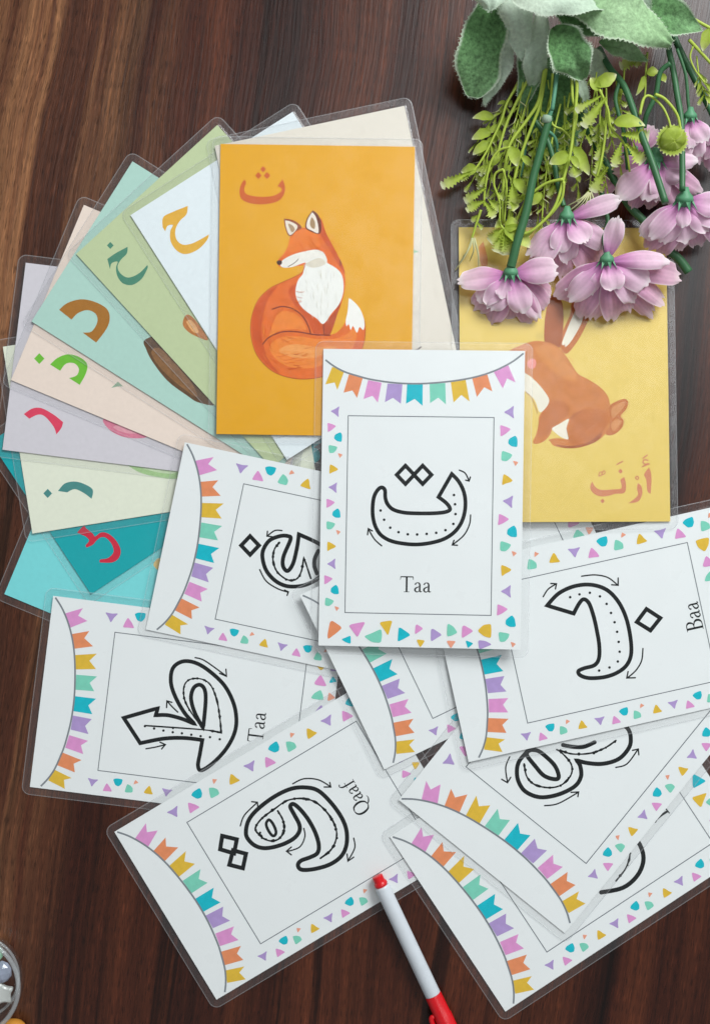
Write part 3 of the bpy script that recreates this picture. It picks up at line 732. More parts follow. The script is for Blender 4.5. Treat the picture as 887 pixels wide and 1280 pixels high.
def spline3(pts, n=6):
    out = []; N = len(pts); P = [Vector(p) for p in pts]
    for i in range(N - 1):
        p0 = P[max(0, i - 1)]; p1 = P[i]; p2 = P[i + 1]; p3 = P[min(N - 1, i + 2)]
        for k in range(n):
            t = k / n
            out.append(0.5 * (2 * p1 + (p2 - p0) * t + (2 * p0 - 5 * p1 + 4 * p2 - p3) * t * t + (-p0 + 3 * p1 - 3 * p2 + p3) * t ** 3))
    out.append(P[-1]); return out

def tube(bm, pts, rad, seg=10, mat=0, caps=True):
    N = len(pts); rings = []; up = Vector((0, 0, 1)); prev = None
    for i in range(N):
        d = (pts[min(N - 1, i + 1)] - pts[max(0, i - 1)]).normalized()
        if prev is None:
            s = d.cross(up)
            if s.length < 1e-4: s = d.cross(Vector((1, 0, 0)))
            s.normalize()
        else: s = (prev - d * prev.dot(d)).normalized()
        prev = s; u = s.cross(d)
        r = rad[i] if isinstance(rad, (list, tuple)) else rad
        rings.append([bm.verts.new(pts[i] + (s * math.cos(2 * math.pi * k / seg) + u * math.sin(2 * math.pi * k / seg)) * r) for k in range(seg)])
    for i in range(N - 1):
        for k in range(seg):
            f = bm.faces.new((rings[i][k], rings[i][(k + 1) % seg], rings[i + 1][(k + 1) % seg], rings[i + 1][k])); f.material_index = mat; f.smooth = True
    if caps:
        for rg in (rings[0][::-1], rings[-1]):
            f = bm.faces.new(rg); f.material_index = mat
    bmesh.ops.recalc_face_normals(bm, faces=bm.faces)

def lathe(bm, prof, axis0, axis1, seg=32, mat=0):
    """prof: (distance along the axis in metres, radius)"""
    d = (axis1 - axis0).normalized(); s = d.cross(Vector((0, 0, 1)))
    if s.length < 1e-4: s = Vector((1, 0, 0))
    s.normalize(); u = s.cross(d); rings = []
    for (h, r) in prof:
        rings.append([bm.verts.new(axis0 + d * h + (s * math.cos(2 * math.pi * k / seg) + u * math.sin(2 * math.pi * k / seg)) * max(r, 1e-5)) for k in range(seg)])
    for i in range(len(rings) - 1):
        for k in range(seg):
            f = bm.faces.new((rings[i][k], rings[i][(k + 1) % seg], rings[i + 1][(k + 1) % seg], rings[i + 1][k])); f.material_index = mat; f.smooth = True
    bm.faces.new(rings[0][::-1]); bm.faces.new(rings[-1])
    bmesh.ops.recalc_face_normals(bm, faces=bm.faces)

def sharp(o, ang=35):
    """smooth shading that still keeps hard edges"""
    me = o.data; bm = bmesh.new(); bm.from_mesh(me)
    for e_ in bm.edges:
        if len(e_.link_faces) == 2 and e_.calc_face_angle(0) > R(ang): e_.smooth = False
    for f in bm.faces: f.smooth = True
    bm.to_mesh(me); bm.free()

# ------------------------------------------------------------------ the marker, lying half on the Qaaf card
M_WPL = plastic('white_plastic', (206, 212, 218), .38); M_RED = plastic('red_plastic', (214, 16, 28), .32)
pl3 = PLACED[[c_ for c_ in range(len(PLACED))][12]][1]
RB, RC = .0038, .0046
tip = at(472.5, 1098, .006); tz = pl3[0] + pl3[1] * tip.x + pl3[2] * tip.y + T_CARD + RB + .0003
A = at(473, 1099, tz); A.z = tz
Bp = at(560, 1284, RC)
ax = (Bp - A).normalized()
mk = empty('whiteboard_marker', A); tag(mk, 'white dry-erase marker with a red cap, its red end plug resting on the Qaaf card', 'marker')
def mk_part(name, prof, mat, seg=36):
    bm = bmesh.new(); lathe(bm, prof, Vector((0, 0, 0)), ax, seg); o = bm_obj(name, bm, mat, mk); sharp(o); return o
L1 = (at(539.5, 1243, .0045) - A).length
mk_part('barrel', [(.0038, .0030), (.0038, .0034), (.0042, RB - .0001), (.0048, RB), (L1 * .5, RB * 1.02), (L1, RB * 1.03), (L1 + .0005, RB * .9)], M_WPL)
mk_part('end_plug', [(-.0018, .0024), (-.0016, .0027), (.0012, .0028), (.0018, .0033), (.0030, .0034), (.0036, .0029), (.0040, .0028)], M_RED, 14)
cp = mk_part('cap', [(L1 + .0002, RB * .95), (L1 + .0003, RB * 1.06), (L1 + .0008, RB * 1.10), (L1 + .011, .0043), (L1 + .0115, .0046), (L1 + .030, .0043), (L1 + .038, .0036), (L1 + .0385, .003)], M_RED)
bm = bmesh.new(); side = ax.cross(Vector((0, 0, 1))).normalized(); upv = side.cross(ax)
cs = [ax * (L1 + .010) + side * .0040 + upv * .001, ax * (L1 + .0105) + side * .0058 + upv * .001, ax * (L1 + .016) + side * .0062 + upv * .001, ax * (L1 + .033) + side * .0056 + upv * .001]
tube(bm, spline3(cs, 5), [.0012] * 2 + [.0013] * 14, 10); bm_obj('clip', bm, M_RED, cp)

# ------------------------------------------------------------------ glass dish of trinkets, cut by the lower left corner
def glass(name, tint, haze):
    m = laminate(name, haze, tint, .03); return m
M_GLASS = glass('clear_glass', (.985, .99, .99), .015)
gc = at(-33, 1228, .01); gc.z = 0
gd = bmesh.new(); RG = .0250
lathe(gd, [(0, RG * .80), (.001, RG * .88), (.004, RG * .95), (.010, RG * .985), (.015, RG), (.0162, RG - .0003), (.0168, RG - .0013), (.0162, RG - .0024), (.013, RG - .0034), (.006, RG - .0042), (.0032, RG - .0065), (.0026, RG * .3), (.0026, .0002)], Vector((0, 0, 0)), Vector((0, 0, 1)), 72)
o = bm_obj('glass_dish', gd, M_GLASS); o.location = gc; sharp(o, 60)
M_GLINT = laminate('glass_highlight', .22, (.94, .96, .96), .08)  # milky haze paints a bright highlight into the glass
bm = bmesh.new(); ring = [Vector((math.cos(2 * math.pi * kk / 72) * (RG - .0011), math.sin(2 * math.pi * kk / 72) * (RG - .0011), .0166)) for kk in range(73)]
tube(bm, ring, .00115, 10, caps=False); bm_obj('rim', bm, M_GLINT, o)  # ring added to carry the painted highlight along the lip
bm = bmesh.new(); ring = [Vector((math.cos(2 * math.pi * kk / 72) * RG * .82, math.sin(2 * math.pi * kk / 72) * RG * .82, .0030)) for kk in range(73)]
tube(bm, ring, .0008, 8, caps=False); bm_obj('foot_ring', bm, M_GLINT, o)
tag(o, 'clear round glass dish cut off by the lower left corner of the photo', 'dish')
def blob(name, label, cat, px, py, z, r, mat, sq=(1, 1, 1), facet=0, seed=1, group=None):
    bm = bmesh.new()
    if facet: bmesh.ops.create_icosphere(bm, subdivisions=facet, radius=r)
    else: bmesh.ops.create_uvsphere(bm, u_segments=28, v_segments=16, radius=r)
    rnd = random.Random(seed)
    for v in bm.verts: v.co = Vector((v.co.x * sq[0], v.co.y * sq[1], v.co.z * sq[2])) * (1 + rnd.uniform(-.03, .03) * (1 if facet else 0))
    o = bm_obj(name, bm, mat, None, smooth=not facet); o.location = at(px, py, z); tag(o, label, cat, group); return o
M_VIO = plastic('violet_glass', (160, 168, 186), .12, .8); M_GRN = plastic('green_glass', (150, 196, 164), .15, .8)
M_SIL = plastic('pale_metal', (205, 208, 204), .3, .8); M_OCH = plastic('ochre_wood', (206, 140, 52), .5, .4, .3)
blob('bead', 'pale violet-blue faceted bead inside the glass dish', 'bead', 3, 1215, .0075, .0048, M_VIO, (1, 1.15, .8), 2, 3)
blob('bead', 'pale green bead near the upper rim inside the glass dish', 'bead', -6, 1192, .0072, .0040, M_GRN, (1, 1.2, .8), 2, 4)
bm = bmesh.new()
star = []
for i in range(10):
    r_ = .0068 if i % 2 == 0 else .0038
    star.append((math.cos(R(36 * i + 10)) * r_, math.sin(R(36 * i + 10)) * r_))
star = chaikin(star, 2, .25)
vb = [bm.verts.new((x, y, -.0009)) for x, y in star]; vt = [bm.verts.new((x, y, .0009)) for x, y in star]; vi = [bm.verts.new((x * .8, y * .8, .0016)) for x, y in star]
for i in range(len(star)):
    j = (i + 1) % len(star)
    bm.faces.new((vb[i], vb[j], vt[j], vt[i])); bm.faces.new((vt[i], vt[j], vi[j], vi[i]))
bm.faces.new(vi); bm.faces.new(vb[::-1])
o = bm_obj('charm', bm, M_SIL); o.location = at(3, 1242, .0065); o.rotation_euler = (.1, .05, .3)
tag(o, 'pale silvery star charm below the violet bead in the dish', 'charm')
o = blob('wooden_bead', 'ochre ribbed wooden bead peeking out beside the glass dish at the bottom edge', 'bead', 16, 1284, .0045, .0050, M_OCH, (1.3, .8, .9), 0, 5)
for v in o.data.vertices:
    a = math.atan2(v.co.z, v.co.y); v.co *= 1 + .035 * math.cos(a * 12)

# ------------------------------------------------------------------ the artificial bouquet
def attr_mat(name, stops, edge=None, rough=.7, transl=.25, streaks=0.0, noise=(0, 200), bump=.3, rim=None):
    """cloth/plastic leaf or petal: its dye runs along 't' (base to tip); 'e' is the distance from the midrib"""
    m = bpy.data.materials.new(name); m.use_nodes = True; n = m.node_tree.nodes; l = m.node_tree.links; n.clear()
    out = n.new('ShaderNodeOutputMaterial'); at_ = n.new('ShaderNodeAttribute'); at_.attribute_name = 't'
    r = n.new('ShaderNodeValToRGB')
    while len(r.color_ramp.elements) < len(stops): r.color_ramp.elements.new(.5)
    for e_, (pos, c_) in zip(r.color_ramp.elements, stops): e_.position = pos; e_.color = (*lin(c_), 1)
    l.new(at_.outputs['Fac'], r.inputs['Fac']); c_out = r.outputs['Color']
    ae = n.new('ShaderNodeAttribute'); ae.attribute_name = 'e'
    tcn = n.new('ShaderNodeTexCoord'); z = n.new('ShaderNodeTexNoise'); z.inputs['Scale'].default_value = noise[1]; z.inputs['Detail'].default_value = 5; z.inputs['Roughness'].default_value = .65
    l.new(tcn.outputs['Object'], z.inputs['Vector'])
    if noise[0]:
        rr_ = n.new('ShaderNodeValToRGB'); rr_.color_ramp.elements[0].position = .32; rr_.color_ramp.elements[1].position = .68
        a = 1 - noise[0]; b = 1 + noise[0]
        rr_.color_ramp.elements[0].color = (a, a, a, 1); rr_.color_ramp.elements[1].color = (b, b, b, 1)
        x = n.new('ShaderNodeMixRGB'); x.blend_type = 'MULTIPLY'; x.inputs['Fac'].default_value = 1
        l.new(z.outputs['Fac'], rr_.inputs['Fac']); l.new(c_out, x.inputs['Color1']); l.new(rr_.outputs['Color'], x.inputs['Color2']); c_out = x.outputs['Color']
    if streaks:
        wv = n.new('ShaderNodeMath'); wv.operation = 'MULTIPLY'; wv.inputs[1].default_value = 34
        sn = n.new('ShaderNodeMath'); sn.operation = 'SINE'; mr = n.new('ShaderNodeMapRange')
        mr.inputs['From Min'].default_value = -1; mr.inputs['To Min'].default_value = 1 - streaks; mr.inputs['To Max'].default_value = 1
        l.new(ae.outputs['Fac'], wv.inputs[0]); l.new(wv.outputs[0], sn.inputs[0]); l.new(sn.outputs[0], mr.inputs['Value'])
        x = n.new('ShaderNodeMixRGB'); x.blend_type = 'MULTIPLY'; x.inputs['Fac'].default_value = 1
        l.new(c_out, x.inputs['Color1']); l.new(mr.outputs['Result'], x.inputs['Color2']); c_out = x.outputs['Color']
    if edge:
        rr_ = n.new('ShaderNodeValToRGB'); rr_.color_ramp.elements[0].position = edge[1]; rr_.color_ramp.elements[1].position = min(1, edge[1] + .12)
        x = n.new('ShaderNodeMixRGB'); l.new(ae.outputs['Fac'], rr_.inputs['Fac']); l.new(rr_.outputs['Color'], x.inputs['Fac'])
        l.new(c_out, x.inputs['Color1']); x.inputs['Color2'].default_value = (*lin(edge[0]), 1); c_out = x.outputs['Color']
    if rim:
        ar = n.new('ShaderNodeAttribute'); ar.attribute_name = 'rim'; r2 = n.new('ShaderNodeValToRGB'); r2.color_ramp.elements[0].position = .88; r2.color_ramp.elements[1].position = 1.0
        x = n.new('ShaderNodeMixRGB'); x.inputs['Color2'].default_value = (*lin(rim), 1); l.new(ar.outputs['Fac'], r2.inputs['Fac'])
        l.new(r2.outputs['Color'], x.inputs['Fac']); l.new(c_out, x.inputs['Color1']); c_out = x.outputs['Color']
    df = n.new('ShaderNodeBsdfPrincipled'); df.inputs['Roughness'].default_value = rough; df.inputs['Specular IOR Level'].default_value = .25
    tr = n.new('ShaderNodeBsdfTranslucent'); mx = n.new('ShaderNodeMixShader'); mx.inputs['Fac'].default_value = transl
    l.new(c_out, df.inputs['Base Color']); l.new(c_out, tr.inputs['Color'])
    if bump:
        b = n.new('ShaderNodeBump'); b.inputs['Strength'].default_value = bump; b.inputs['Distance'].default_value = .0006
        l.new(z.outputs['Fac'], b.inputs['Height']); l.new(b.outputs['Normal'], df.inputs['Normal'])
    l.new(df.outputs[0], mx.inputs[1]); l.new(tr.outputs[0], mx.inputs[2]); l.new(mx.outputs[0], out.inputs['Surface'])
    return m

M_PETAL = attr_mat('lilac_petal', [(0, (190, 104, 180)), (.25, (226, 158, 208)), (.5, (244, 200, 228)), (.85, (250, 220, 236)), (1, (252, 236, 242))], None, .8, .28, .06, (.07, 240), .2, (252, 240, 244))
M_PETAL_SHADE = attr_mat('shaded_petal', [(0, (160, 84, 142)), (.3, (206, 142, 184)), (.7, (226, 176, 204)), (1, (238, 204, 220))], None, .8, .28, .10, (.08, 240), .2, (244, 222, 230))  # darker copy of the lilac, shade painted into the under petals
M_SAGE = attr_mat('felt_leaf_green', [(0, (76, 112, 66)), (.5, (98, 140, 90)), (1, (122, 160, 114))], ((200, 214, 192), .86), .9, .10, 0, (.45, 520), .8)
M_SAGE_L = attr_mat('felt_leaf_light_green', [(0, (126, 166, 114)), (.5, (162, 194, 150)), (1, (146, 182, 134))], ((206, 220, 196), .91), .9, .10, 0, (.28, 480), .8)
M_SAGE_P = attr_mat('felt_leaf_pale', [(0, (216, 230, 210)), (.5, (200, 218, 198)), (1, (190, 210, 188))], ((214, 226, 208), .91), .9, .15, 0, (.15, 520), .8)
M_LIME = attr_mat('sprig_leaf', [(0, (150, 172, 52)), (.55, (180, 200, 82)), (.85, (208, 220, 130)), (1, (244, 246, 212))], None, .55, .3, 0, (.12, 300), .2)
M_CREAM = attr_mat('sprig_cream', [(0, (170, 186, 90)), (1, (232, 228, 190))], None, .6, .3, 0, (.08, 300), .1)
M_STEM = plastic('stem_green', (60, 108, 70), .45, .4, .15); M_STEM_L = plastic('stem_teal_green', (92, 150, 122), .5, .4, .15)
M_SPRIG = plastic('sprig_stem', (176, 196, 76), .5, .4, .15); M_CALYX = plastic('calyx_green', (90, 150, 112), .5, .35, .2)
M_KNOB = plastic('stem_joint', (150, 172, 150), .7, .2, .3)

def blade(name, parent, base, tipp, width, mat, up=Vector((0, 0, 1)), prof='petal', bend=.0, cup=.0, teeth=0, depth=.0, twist=0.0, nu=12, nv=6, seed=0, fold=0.0, wave=0.0, crease=0.0, rag=0.0):
    """one thin petal or leaf from base to tip: profile, bend along, cup across, toothed outline"""
    rnd = random.Random(seed * 7919 + 13); d = tipp - base; L = d.length; d.normalize()
    s0 = d.cross(up).normalized(); n0 = s0.cross(d)
    if teeth: nu = teeth * 2
    bm = bmesh.new(); lt = bm.verts.layers.float.new('t'); le = bm.verts.layers.float.new('e'); lr = bm.verts.layers.float.new('rim'); rows = []
    kn = [rnd.uniform(-1, 1) for _ in range(7)]; tipj = [kn[int(6 * j_ / nv)] * (1 - (6 * j_ / nv) % 1) + kn[min(6, int(6 * j_ / nv) + 1)] * ((6 * j_ / nv) % 1) + rnd.uniform(-.3, .3) for j_ in range(nv + 1)]; ph = rnd.uniform(0, 6)
    for i in range(nu + 1):
        u = i / nu
        if prof == 'petal':
            wd = .20 + .80 * math.sin(min(1, u / .62) * math.pi / 2) ** 1.1
            if u > .60: wd *= math.sqrt(max(.0, 1 - ((u - .60) / .42) ** 1.8)) * .70 + .30
            wd *= 1 + .03 * math.sin(ph + u * 11)
        elif prof == 'leaf':
            wd = max(.03, math.sin(math.pi * min(.985, u ** .82 * .97 + .02))) ** .75
        elif prof == 'obl':     # blunt, long
            wd = (.30 + .70 * math.sin(min(1, u / .55) * math.pi / 2)) * (math.sqrt(max(.01, 1 - max(0, (u - .6) / .41) ** 2)))
        else:                   # fan-like sprig tip
            wd = .12 + .88 * u ** 1.2 if u < .75 else (.12 + .88 * .75 ** 1.2) * (1 - (u - .75) * 1.6)
        row = []; tw = twist * u
        lob = [1 + rag * (math.sin(ph + u * 8.3 + q_ * 2.4) + .6 * math.sin(ph * 2 + u * 17 + q_)) for q_ in (0, 1)]
        s = s0 * math.cos(tw) + n0 * math.sin(tw); nn = n0 * math.cos(tw) - s0 * math.sin(tw)
        jag = 1 + (depth * (1 if i % 2 else -1) * rnd.uniform(.2, 1.6) if teeth and 0 < i < nu else 0)
        for j in range(nv + 1):
            v = -1 + 2 * j / nv
            edge = abs(v) > .99; lb = 1 + (lob[0 if v < 0 else 1] - 1) * abs(v)
            hw = width / 2 * wd * (jag if edge else 1 + (jag - 1) * .3 * abs(v))
            along = L * u
            if prof in ('petal',) and i >= nu - 1: along += L * .055 * tipj[j] * (1 if i == nu else .3) - L * .06 * v * v * (1 if i == nu else .5)
            z = L * bend * (4 * u * (1 - u)) * .5 + cup * width * v * v * math.sin(math.pi * min(1, u * .8 + .1)) - fold * width * abs(v) + wave * width * math.sin(ph + u * 9 + v * 2.2) * abs(v) + (crease * width * abs(math.sin(2.6 * v + ph * .1)) * math.sin(math.pi * min(1, u * .9)) if crease else 0)
            vt_ = bm.verts.new(base + d * along + s * hw * lb * v + nn * z); vt_[lt] = min(1, max(0, u)); vt_[le] = abs(v) if prof != 'petal' else v * .5 + .5
            vt_[lr] = max(abs(v) * (1 if u > .3 else .8), u)
            if prof in ('leaf', 'obl') and u > .93: vt_[le] = max(vt_[le], (u - .93) / .07)
            row.append(vt_)
        rows.append(row)
    for i in range(nu):
        for j in range(nv):
            f = bm.faces.new((rows[i][j], rows[i + 1][j], rows[i + 1][j + 1], rows[i][j + 1])); f.smooth = True
    return bm_obj(name, bm, mat, parent)

bq = empty('flower_bouquet', (0, 0, 0))
tag(bq, 'artificial bouquet of lilac cosmos flowers, felt leaves and green sprigs in the top right corner', 'bouquet')

def P3(c, s, pts):
    x0, y0 = c; return [(x0 + a / s, y0 + b / s) for a, b in pts]
def stem(pts, z0, z1, r, mat, parent=bq, name='stem', zmid=None, seg=10, taper=1.0):
    N = len(pts)
    zs = [z0 + (z1 - z0) * i / (N - 1) for i in range(N)]
    if zmid is not None:
        zs = [z + (zmid - (z0 + z1) / 2) * 4 * (i / (N - 1)) * (1 - i / (N - 1)) for i, z in enumerate(zs)]
    q = spline3([at(p[0], p[1], z) for p, z in zip(pts, zs)], 5)
    bm = bmesh.new(); tube(bm, q, [r * (1 + (taper - 1) * i / (len(q) - 1)) for i in range(len(q))], seg)
    return bm_obj(name, bm, mat, parent)

mm_ = .001
# thick dark stems ---------------------------------------------------------
def pxs(c, s, pts): return P3(c, s, pts)
t2 = (700, 0); s2_ = 4.743
stem([(838,20)] + pxs(t2, s2_, [(640,270),(668,420),(690,560),(715,720)]) + [(852,200),(852,238)], .020, .033, .0015, M_STEM)
stem([(830,15)] + pxs(t2, s2_, [(690,260),(800,480),(887,650)]) + [(895,155)], .018, .026, .0016, M_STEM)
stem(pxs(t2, s2_, [(650,375),(590,430),(565,560),(510,680),(495,760)]) , .030, .022, .0012, M_STEM)
stem(pxs(t2, s2_, [(690,290),(740,440),(755,600)]) + [(861,140)], .030, .027, .0008, M_STEM)
stem([(748,60)] + pxs(t2, s2_, [(290,400),(370,500),(420,620)]) + [(800,165),(815,205),(831,254)], .020, .040, .0015, M_STEM, taper=1.15)
stem(pxs(t2, s2_, [(350,490),(325,580),(345,680)]) + [(779,165),(784,212)], .026, .024, .0010, M_STEM)
cL = (550, 130); sL = 5.218
stem(pxs(cL, sL, [(712,85),(680,200),(640,350),(600,500),(560,700),(500,900),(478,990)]) + [(638,334)], .026, .0185, .0018, M_STEM, taper=1.25)
stem([(700,60)] + pxs(cL, sL, [(735,-10),(725,40),(705,95)]), .030, .026, .0010, M_STEM_L)
bm = bmesh.new(); kp = at(683, 149, .026); lathe(bm, [(-.002, .0010), (-.0016, .0022), (0, .0026), (.0016, .0022), (.002, .0012)], kp, kp + Vector((-.2, -1, -.2)), 14); bm_obj('stem_joint', bm, M_KNOB, bq)
stem(pxs(cL, sL, [(600,90),(660,170),(710,270),(745,400),(760,500),(790,620)]) + [(704,258)], .018, .022, .0013, M_STEM)
stem(pxs(cL, sL, [(690,170),(740,210),(762,280),(755,350)]), .020, .015, .0008, M_STEM_L)
stem(pxs(cL, sL, [(640,110),(560,230),(545,330),(520,480)]), .014, .010, .0010, M_STEM_L)
t3 = (700, 120)
stem(pxs(t3, s2_, [(110,90),(210,290),(310,480),(400,640),(490,740),(600,880),(700,965)]) + [(860,340)], .013, .0085, .0019, M_STEM, taper=1.2)
stem(pxs(t3, s2_, [(245,560),(255,640),(280,740)]) + [(754,296),(757,318)], .014, .022, .0011, M_STEM)

# flowers ------------------------------------------------------------------
def flower(px, py, z, petals, calyx_r=.0036, ax2=(0, -1), shaded=False, seed=0, calyx_tilt=-.35):
    c = at(px, py, z); dirv = Vector((ax2[0], ax2[1], calyx_tilt)).normalized()
    bm = bmesh.new()
    lathe(bm, [(-calyx_r * 1.1, calyx_r * .34), (-calyx_r * .5, calyx_r * .55), (-.0002, calyx_r * .95), (calyx_r * .35, calyx_r * 1.05), (calyx_r * .8, calyx_r * .55), (calyx_r * 1.4, calyx_r * .2)], c, c + dirv, 16)
    rnd = random.Random(seed)
    side = dirv.cross(Vector((0, 0, 1))).normalized(); up = side.cross(dirv)
    for kk in range(8):          # sepals
        a = 2 * math.pi * kk / 8 + .2; rad = side * math.cos(a) + up * math.sin(a)
        b0 = c + rad * calyx_r * .7; tp = c + rad * calyx_r * 1.7 + dirv * calyx_r * 1.5; sd = dirv.cross(rad) * calyx_r * .42
        v = [bm.verts.new(b0 - sd), bm.verts.new(b0 + sd), bm.verts.new(tp), bm.verts.new(b0 + rad * calyx_r * .3 + dirv * calyx_r * .8)]
        bm.faces.new((v[0], v[1], v[3])); bm.faces.new((v[1], v[2], v[3])); bm.faces.new((v[2], v[0], v[3]))
    fl = bm_obj('flower', bm, M_CALYX, bq)
    for i, pt in enumerate(petals):
        tx, ty, tz, wpx = pt[:4]; mat = M_PETAL_SHADE if (len(pt) > 4 and pt[4] == 'd') else M_PETAL
        tp = at(tx, ty, tz); b = c + dirv * calyx_r * .5
        dd = (tp - b); b = b + dd.normalized() * calyx_r * .35
        blade('petal', fl, b, b + (tp - b) * rnd.uniform(.97, 1.06), wpx / PPM * rnd.uniform(.84, .98), mat, prof='petal', bend=rnd.uniform(.04, .20), cup=rnd.uniform(-.22, .02), nu=16, nv=12, seed=seed * 31 + i, wave=.06, twist=rnd.uniform(-.45, .45), crease=.07)
    return fl

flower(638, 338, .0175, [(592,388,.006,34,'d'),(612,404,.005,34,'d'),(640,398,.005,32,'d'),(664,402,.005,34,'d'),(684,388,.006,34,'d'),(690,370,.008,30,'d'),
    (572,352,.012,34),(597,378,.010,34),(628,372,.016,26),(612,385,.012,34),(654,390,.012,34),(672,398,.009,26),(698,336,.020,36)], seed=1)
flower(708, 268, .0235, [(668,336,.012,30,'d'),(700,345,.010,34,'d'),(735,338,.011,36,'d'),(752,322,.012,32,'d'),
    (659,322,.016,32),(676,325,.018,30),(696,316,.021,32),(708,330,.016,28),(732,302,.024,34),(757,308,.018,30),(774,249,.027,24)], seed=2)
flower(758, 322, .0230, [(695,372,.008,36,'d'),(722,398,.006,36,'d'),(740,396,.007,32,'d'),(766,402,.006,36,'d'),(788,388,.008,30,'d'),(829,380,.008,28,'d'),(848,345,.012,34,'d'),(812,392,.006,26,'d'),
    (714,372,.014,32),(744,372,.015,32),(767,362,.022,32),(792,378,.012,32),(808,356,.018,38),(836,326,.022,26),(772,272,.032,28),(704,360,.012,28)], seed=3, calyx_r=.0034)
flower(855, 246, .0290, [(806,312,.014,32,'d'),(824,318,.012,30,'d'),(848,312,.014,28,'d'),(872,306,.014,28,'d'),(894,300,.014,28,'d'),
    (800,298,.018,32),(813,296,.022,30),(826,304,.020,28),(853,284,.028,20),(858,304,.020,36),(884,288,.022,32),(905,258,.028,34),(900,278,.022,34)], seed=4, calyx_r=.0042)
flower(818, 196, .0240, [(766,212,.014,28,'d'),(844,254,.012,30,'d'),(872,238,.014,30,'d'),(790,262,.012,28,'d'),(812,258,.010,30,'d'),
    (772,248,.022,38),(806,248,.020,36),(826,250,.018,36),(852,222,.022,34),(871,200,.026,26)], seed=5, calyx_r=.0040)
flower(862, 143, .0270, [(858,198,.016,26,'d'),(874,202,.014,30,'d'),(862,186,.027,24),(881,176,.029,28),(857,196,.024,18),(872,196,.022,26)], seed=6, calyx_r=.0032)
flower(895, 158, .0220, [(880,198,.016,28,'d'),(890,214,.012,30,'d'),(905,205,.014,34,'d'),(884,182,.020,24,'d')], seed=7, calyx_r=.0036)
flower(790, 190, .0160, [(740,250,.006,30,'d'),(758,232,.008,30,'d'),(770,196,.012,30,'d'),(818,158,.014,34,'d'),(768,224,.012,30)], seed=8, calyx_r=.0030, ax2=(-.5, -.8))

# felt leaves --------------------------------------------------------------
def sage(base, tipp, wpx, z0, z1, mat, seed, bend=.15, cup=.10, prof='leaf', twist=0, wave=.085):
    b, t_ = at(*base, z0), at(*tipp, z1)
    o = blade('felt_leaf', bq, b, t_, wpx / PPM, mat, prof=prof, bend=bend, cup=cup, teeth=26, depth=.03, nv=14, seed=seed, twist=twist, wave=wave, crease=.04, fold=-.05, rag=.11)
    # loose felt fibres standing off the rim
    bm = bmesh.new(); bm.from_mesh(o.data); rnd = random.Random(seed); lt = bm.verts.layers.float['t']; le = bm.verts.layers.float['e']
    rim = [v for v in bm.verts if v[le] > .99]; cen = (b + t_) / 2; ax_ = (t_ - b).normalized()
    for v in rim:
        for _ in range(3):
            foot = b + ax_ * (v.co - b).dot(ax_); out = (v.co - foot)
            if out.length < 1e-6: continue
            out = (out.normalized() + ax_ * rnd.uniform(-.6, .9) + Vector((0, 0, rnd.uniform(-.3, .5)))).normalized()
            p0 = v.co + ax_ * rnd.uniform(-.0006, .0006); ln = rnd.uniform(.0003, .0013); sd = out.cross(Vector((0, 0, 1))).normalized() * .00007
            q = [bm.verts.new(p0 - sd), bm.verts.new(p0 + sd), bm.verts.new(p0 + out * ln + Vector((rnd.uniform(-1, 1), rnd.uniform(-1, 1), 0)) * .0002)]
            for x in q: x[lt] = .5; x[le] = 1
            bm.faces.new(q)
    bm.to_mesh(o.data); bm.free()
    return o
sage((690,70), (694,222), 74, .010, .006, M_SAGE, 1, .1, -.08)
sage((618,-22), (590,122), 56, .030, .012, M_SAGE, 2, .12, .20, 'obl')
sage((640,45), (605,131), 26, .024, .010, M_SAGE_P, 3, .1, .05)
sage((676,22), (650,140), 34, .022, .012, M_SAGE, 14, .1, .05)
sage((676,12), (664,106), 31, .034, .018, M_SAGE_P, 4, .2, -.1, 'obl', .3)
sage((636,-30), (654,76), 36, .042, .026, M_SAGE_P, 5, .15, -.15, 'leaf', -.3)
sage((612,-28), (612,14), 40, .044, .040, M_SAGE_P, 6, .1, -.1)
sage((640,-4), (752,14), 46, .048, .046, M_SAGE_P, 7, .25, -.12, 'leaf', .5)
sage((690,2), (752,44), 40, .036, .032, M_SAGE, 8, .1, .05)
sage((700,-16), (838,56), 70, .042, .036, M_SAGE_L, 9, .2, -.10, 'leaf', .2)
sage((772,8), (876,38), 48, .034, .030, M_SAGE, 10, .15, .06)
sage((776,-12), (812,16), 30, .040, .036, M_SAGE_P, 16, .15, .06)
sage((690,34), (730,98), 50, .042, .030, M_SAGE, 11, .2, .08, 'leaf', -.4)
sage((748,52), (808,76), 22, .032, .024, M_SAGE_L, 12, .1, .05)
sage((738,60), (752,108), 24, .026, .014, M_SAGE_P, 13, .1, .05)
sage((716,80), (732,140), 16, .030, .016, M_SAGE_P, 15, .1, .1, 'leaf', .9)

